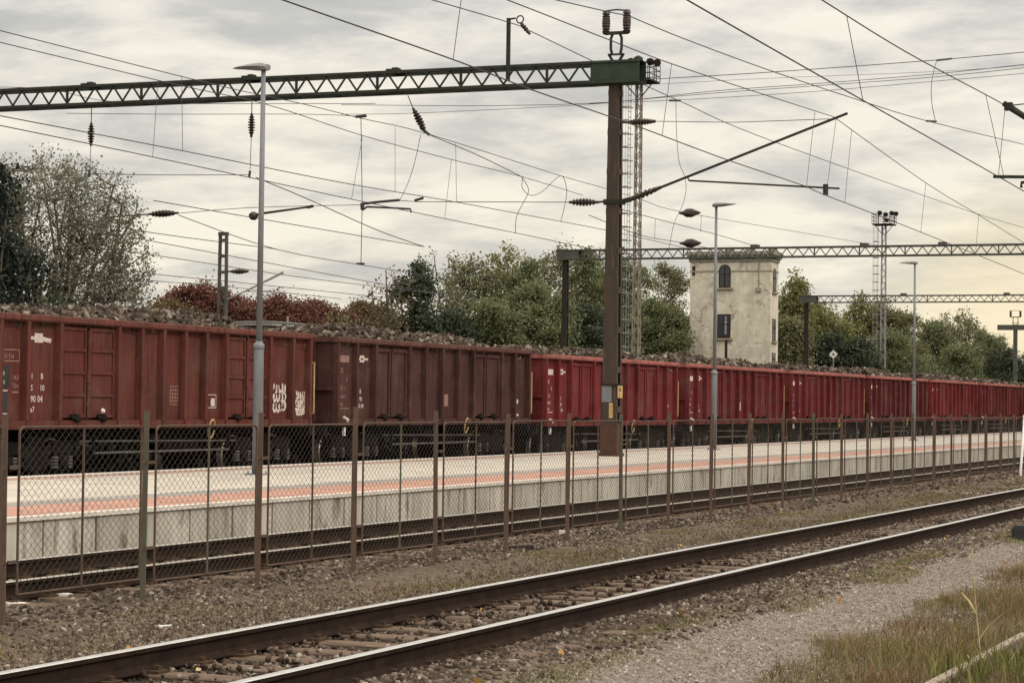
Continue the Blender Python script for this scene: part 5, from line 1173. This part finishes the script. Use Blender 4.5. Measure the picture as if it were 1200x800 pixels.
blades('dead_grass', P, rng.uniform(.015, .07, len(P)), .006, 'thatch', 'flattened grey brown dead grass between fence and near track', 1.8)
# fallen leaves
P = np.concatenate([pts_in(-11, -5.2, 11, 40, 46, .03), pts_in(-5.5, -3, 12, 30, 8, .03)]); V, F = leaf_cards(P, rng.uniform(.03, .055, len(P)))
tag(npmesh('fallen_leaves', V, F, 'fallen'), 'scattered orange and yellow fallen leaves on soil and ballast', None, None, 'stuff')
# tall pale stalk and green blades at its foot
b0 = atz(1150, 786, -.3); b0.z = float(hz(b0.x, b0.y)); yk = b0.y
r = empty('grass_stalk', b0, 'tall pale dry grass stalk with two bent leaves rising beside the old rail', 'plant')
rel = lambda u, v: aty(u, v, yk)-b0
mb = MB(); mb.tube(smooth([(0, 0, -.02), rel(1147, 745), rel(1144, 715), rel(1141, 670), rel(1139, 636)]), [.006-.0045*i/24 for i in range(25)], 5); mb.build('stem', 'straw', r)
def strap(P, w, nm, mt):
    mb = MB(); P = smooth(P, 5); n = len(P); V = []
    for i, p in enumerate(P):
        ww = w*math.sin(PI*min(.98, .12+.88*i/(n-1)))**.7; V += [p+Vector((ww*.55, ww*.3, 0)), p-Vector((ww*.55, ww*.3, 0)), p+Vector((0, 0, -ww*.4))]
    mb.add(V, [f for i in range(n-1) for f in ((3*i, 3*i+2, 3*i+5, 3*i+3), (3*i+2, 3*i+1, 3*i+4, 3*i+5))]); return mb.build(nm, mt, r)
strap([rel(1144, 718), rel(1136, 704), rel(1126, 693)], .016, 'leaf_blade', 'straw'); strap([rel(1147, 750), rel(1158, 734), rel(1178, 716)], .014, 'leaf_blade', 'straw')
strap([rel(1171, 795), rel(1180, 780), rel(1191, 762)], .016, 'leaf_blade', 'straw'); strap([rel(1151, 786), rel(1153, 775), rel(1156, 768)], .022, 'leaf_blade', 'straw'); strap([rel(1147, 785), rel(1140, 775), rel(1132, 765)], .014, 'leaf_blade', 'straw')
# a short line of taller green blades near the lower edge
P = []
for i in range(260):
    u = random.uniform(1090, 1200); v = random.uniform(775, 812); p = atz(u, v, -.3); p.z = float(hz(p.x, p.y)); P.append(p[:])
P = np.array(P); blades('green_tuft', P, rng.uniform(.1, .3, len(P)), .007, 'green_grass', 'fresh green grass tuft around the foot of the pale stalk')

# ------------------------------------------------------------------ daylight
SE, SA = math.radians(38), math.radians(70)         # elevation; azimuth from +X toward +Y
sun = bpy.data.lights.new('sun', 'SUN'); sun.energy = 1.25; sun.angle = math.radians(25); sun.color = (1, .93, .82)
so = bpy.data.objects.new('sun', sun); C.objects.link(so)
SD = Vector((math.cos(SE)*.985, -math.cos(SE)*.17, math.sin(SE)))
so.rotation_euler = (-SD).to_track_quat('-Z', 'Y').to_euler(); so.location = (0, 0, 60)
wd = bpy.data.worlds.new('World'); S.world = wd; wd.use_nodes = True; N = wd.node_tree.nodes; L = wd.node_tree.links
bg = N['Background']; out = N['World Output']
sky = N.new('ShaderNodeTexSky'); sky.sky_type = 'NISHITA'; sky.sun_disc = False; sky.sun_elevation = SE; sky.sun_rotation = math.atan2(SD.x, SD.y)
L.new(sky.outputs[0], bg.inputs[0]); bg.inputs[1].default_value = .08
tc = N.new('ShaderNodeTexCoord'); sp = N.new('ShaderNodeSeparateXYZ'); L.new(tc.outputs['Generated'], sp.inputs[0])
def mth(op, a, b_=None):
    n = N.new('ShaderNodeMath'); n.operation = op
    for i, v in enumerate((a, b_)):
        if v is None: continue
        if hasattr(v, 'is_output'): L.new(v, n.inputs[i])
        else: n.inputs[i].default_value = v
    return n.outputs[0]
zz = mth('MAXIMUM', sp.outputs[2], .0); den = mth('ADD', zz, .20)
cmb = N.new('ShaderNodeCombineXYZ'); L.new(mth('DIVIDE', sp.outputs[0], den), cmb.inputs[0]); L.new(mth('DIVIDE', sp.outputs[1], den), cmb.inputs[1])
mp = N.new('ShaderNodeMapping'); mp.inputs['Rotation'].default_value = (0, 0, math.radians(-21)); mp.inputs['Scale'].default_value = (1.5, 1.8, 1); mp.inputs['Location'].default_value = (3.3, 1.7, 0); L.new(cmb.outputs[0], mp.inputs[0])
n1 = noise(N, L, mp.outputs[0], 1.35, 8, .56, .25); n2 = noise(N, L, mp.outputs[0], 4.2, 7, .6, .3)
nn = mth('ADD', mth('MULTIPLY', n1, .7), mth('MULTIPLY', n2, .3))
cloud = ramp(N, L, nn, [(.36, (.53, .525, .505)), (.44, (.62, .61, .575)), (.49, (.78, .75, .68)), (.56, (.95, .90, .785))])
warm = ramp(N, L, nn, [(.38, (.62, .60, .55)), (.46, (.78, .735, .635)), (.52, (.90, .835, .69)), (.58, (1.0, .93, .76))])
elev = ramp(N, L, sp.outputs[2], [(.0, 1.), (.04, .85), (.09, .4), (.16, 0.)])
col = mixc(N, L, elev, cloud, warm)
glowd = N.new('ShaderNodeVectorMath'); glowd.operation = 'DOT_PRODUCT'; L.new(tc.outputs['Generated'], glowd.inputs[0])
gd = (ray(1225, 425)).normalized(); glowd.inputs[1].default_value = gd
gl = ramp(N, L, glowd.outputs['Value'], [(.9980, 0.), (.9994, .3), (1., .65)])
col = mixc(N, L, gl, col, (1.0, .83, .50))
# an overcast sky is brighter overhead than near the horizon
zen = ramp(N, L, sp.outputs[2], [(.16, .33), (.5, .72), (1., 1.)])
col = mixc(N, L, 1.0, col, zen, 'MULTIPLY'); col = mixc(N, L, 1.0, col, (3.03, 3.03, 3.03), 'MULTIPLY')
b2 = N.new('ShaderNodeBackground'); L.new(col, b2.inputs[0]); b2.inputs[1].default_value = 1.0
ms = N.new('ShaderNodeMixShader'); L.new(ramp(N, L, n2, [(.25, .88), (.4, .97)]), ms.inputs[0]); L.new(bg.outputs[0], ms.inputs[1]); L.new(b2.outputs[0], ms.inputs[2]); L.new(ms.outputs[0], out.inputs[0])

# ------------------------------------------------------------------ render settings
S.render.engine = 'CYCLES'; S.cycles.use_denoising = True; S.cycles.max_bounces = 6; S.cycles.diffuse_bounces = 3; S.cycles.glossy_bounces = 3; S.cycles.transmission_bounces = 3; S.cycles.transparent_max_bounces = 6
S.view_settings.view_transform = 'Standard'; S.view_settings.look = 'None'; S.view_settings.exposure = 0; S.view_settings.gamma = 1; S.view_settings.use_curve_mapping = False
S.render.resolution_x = 1024; S.render.resolution_y = 682
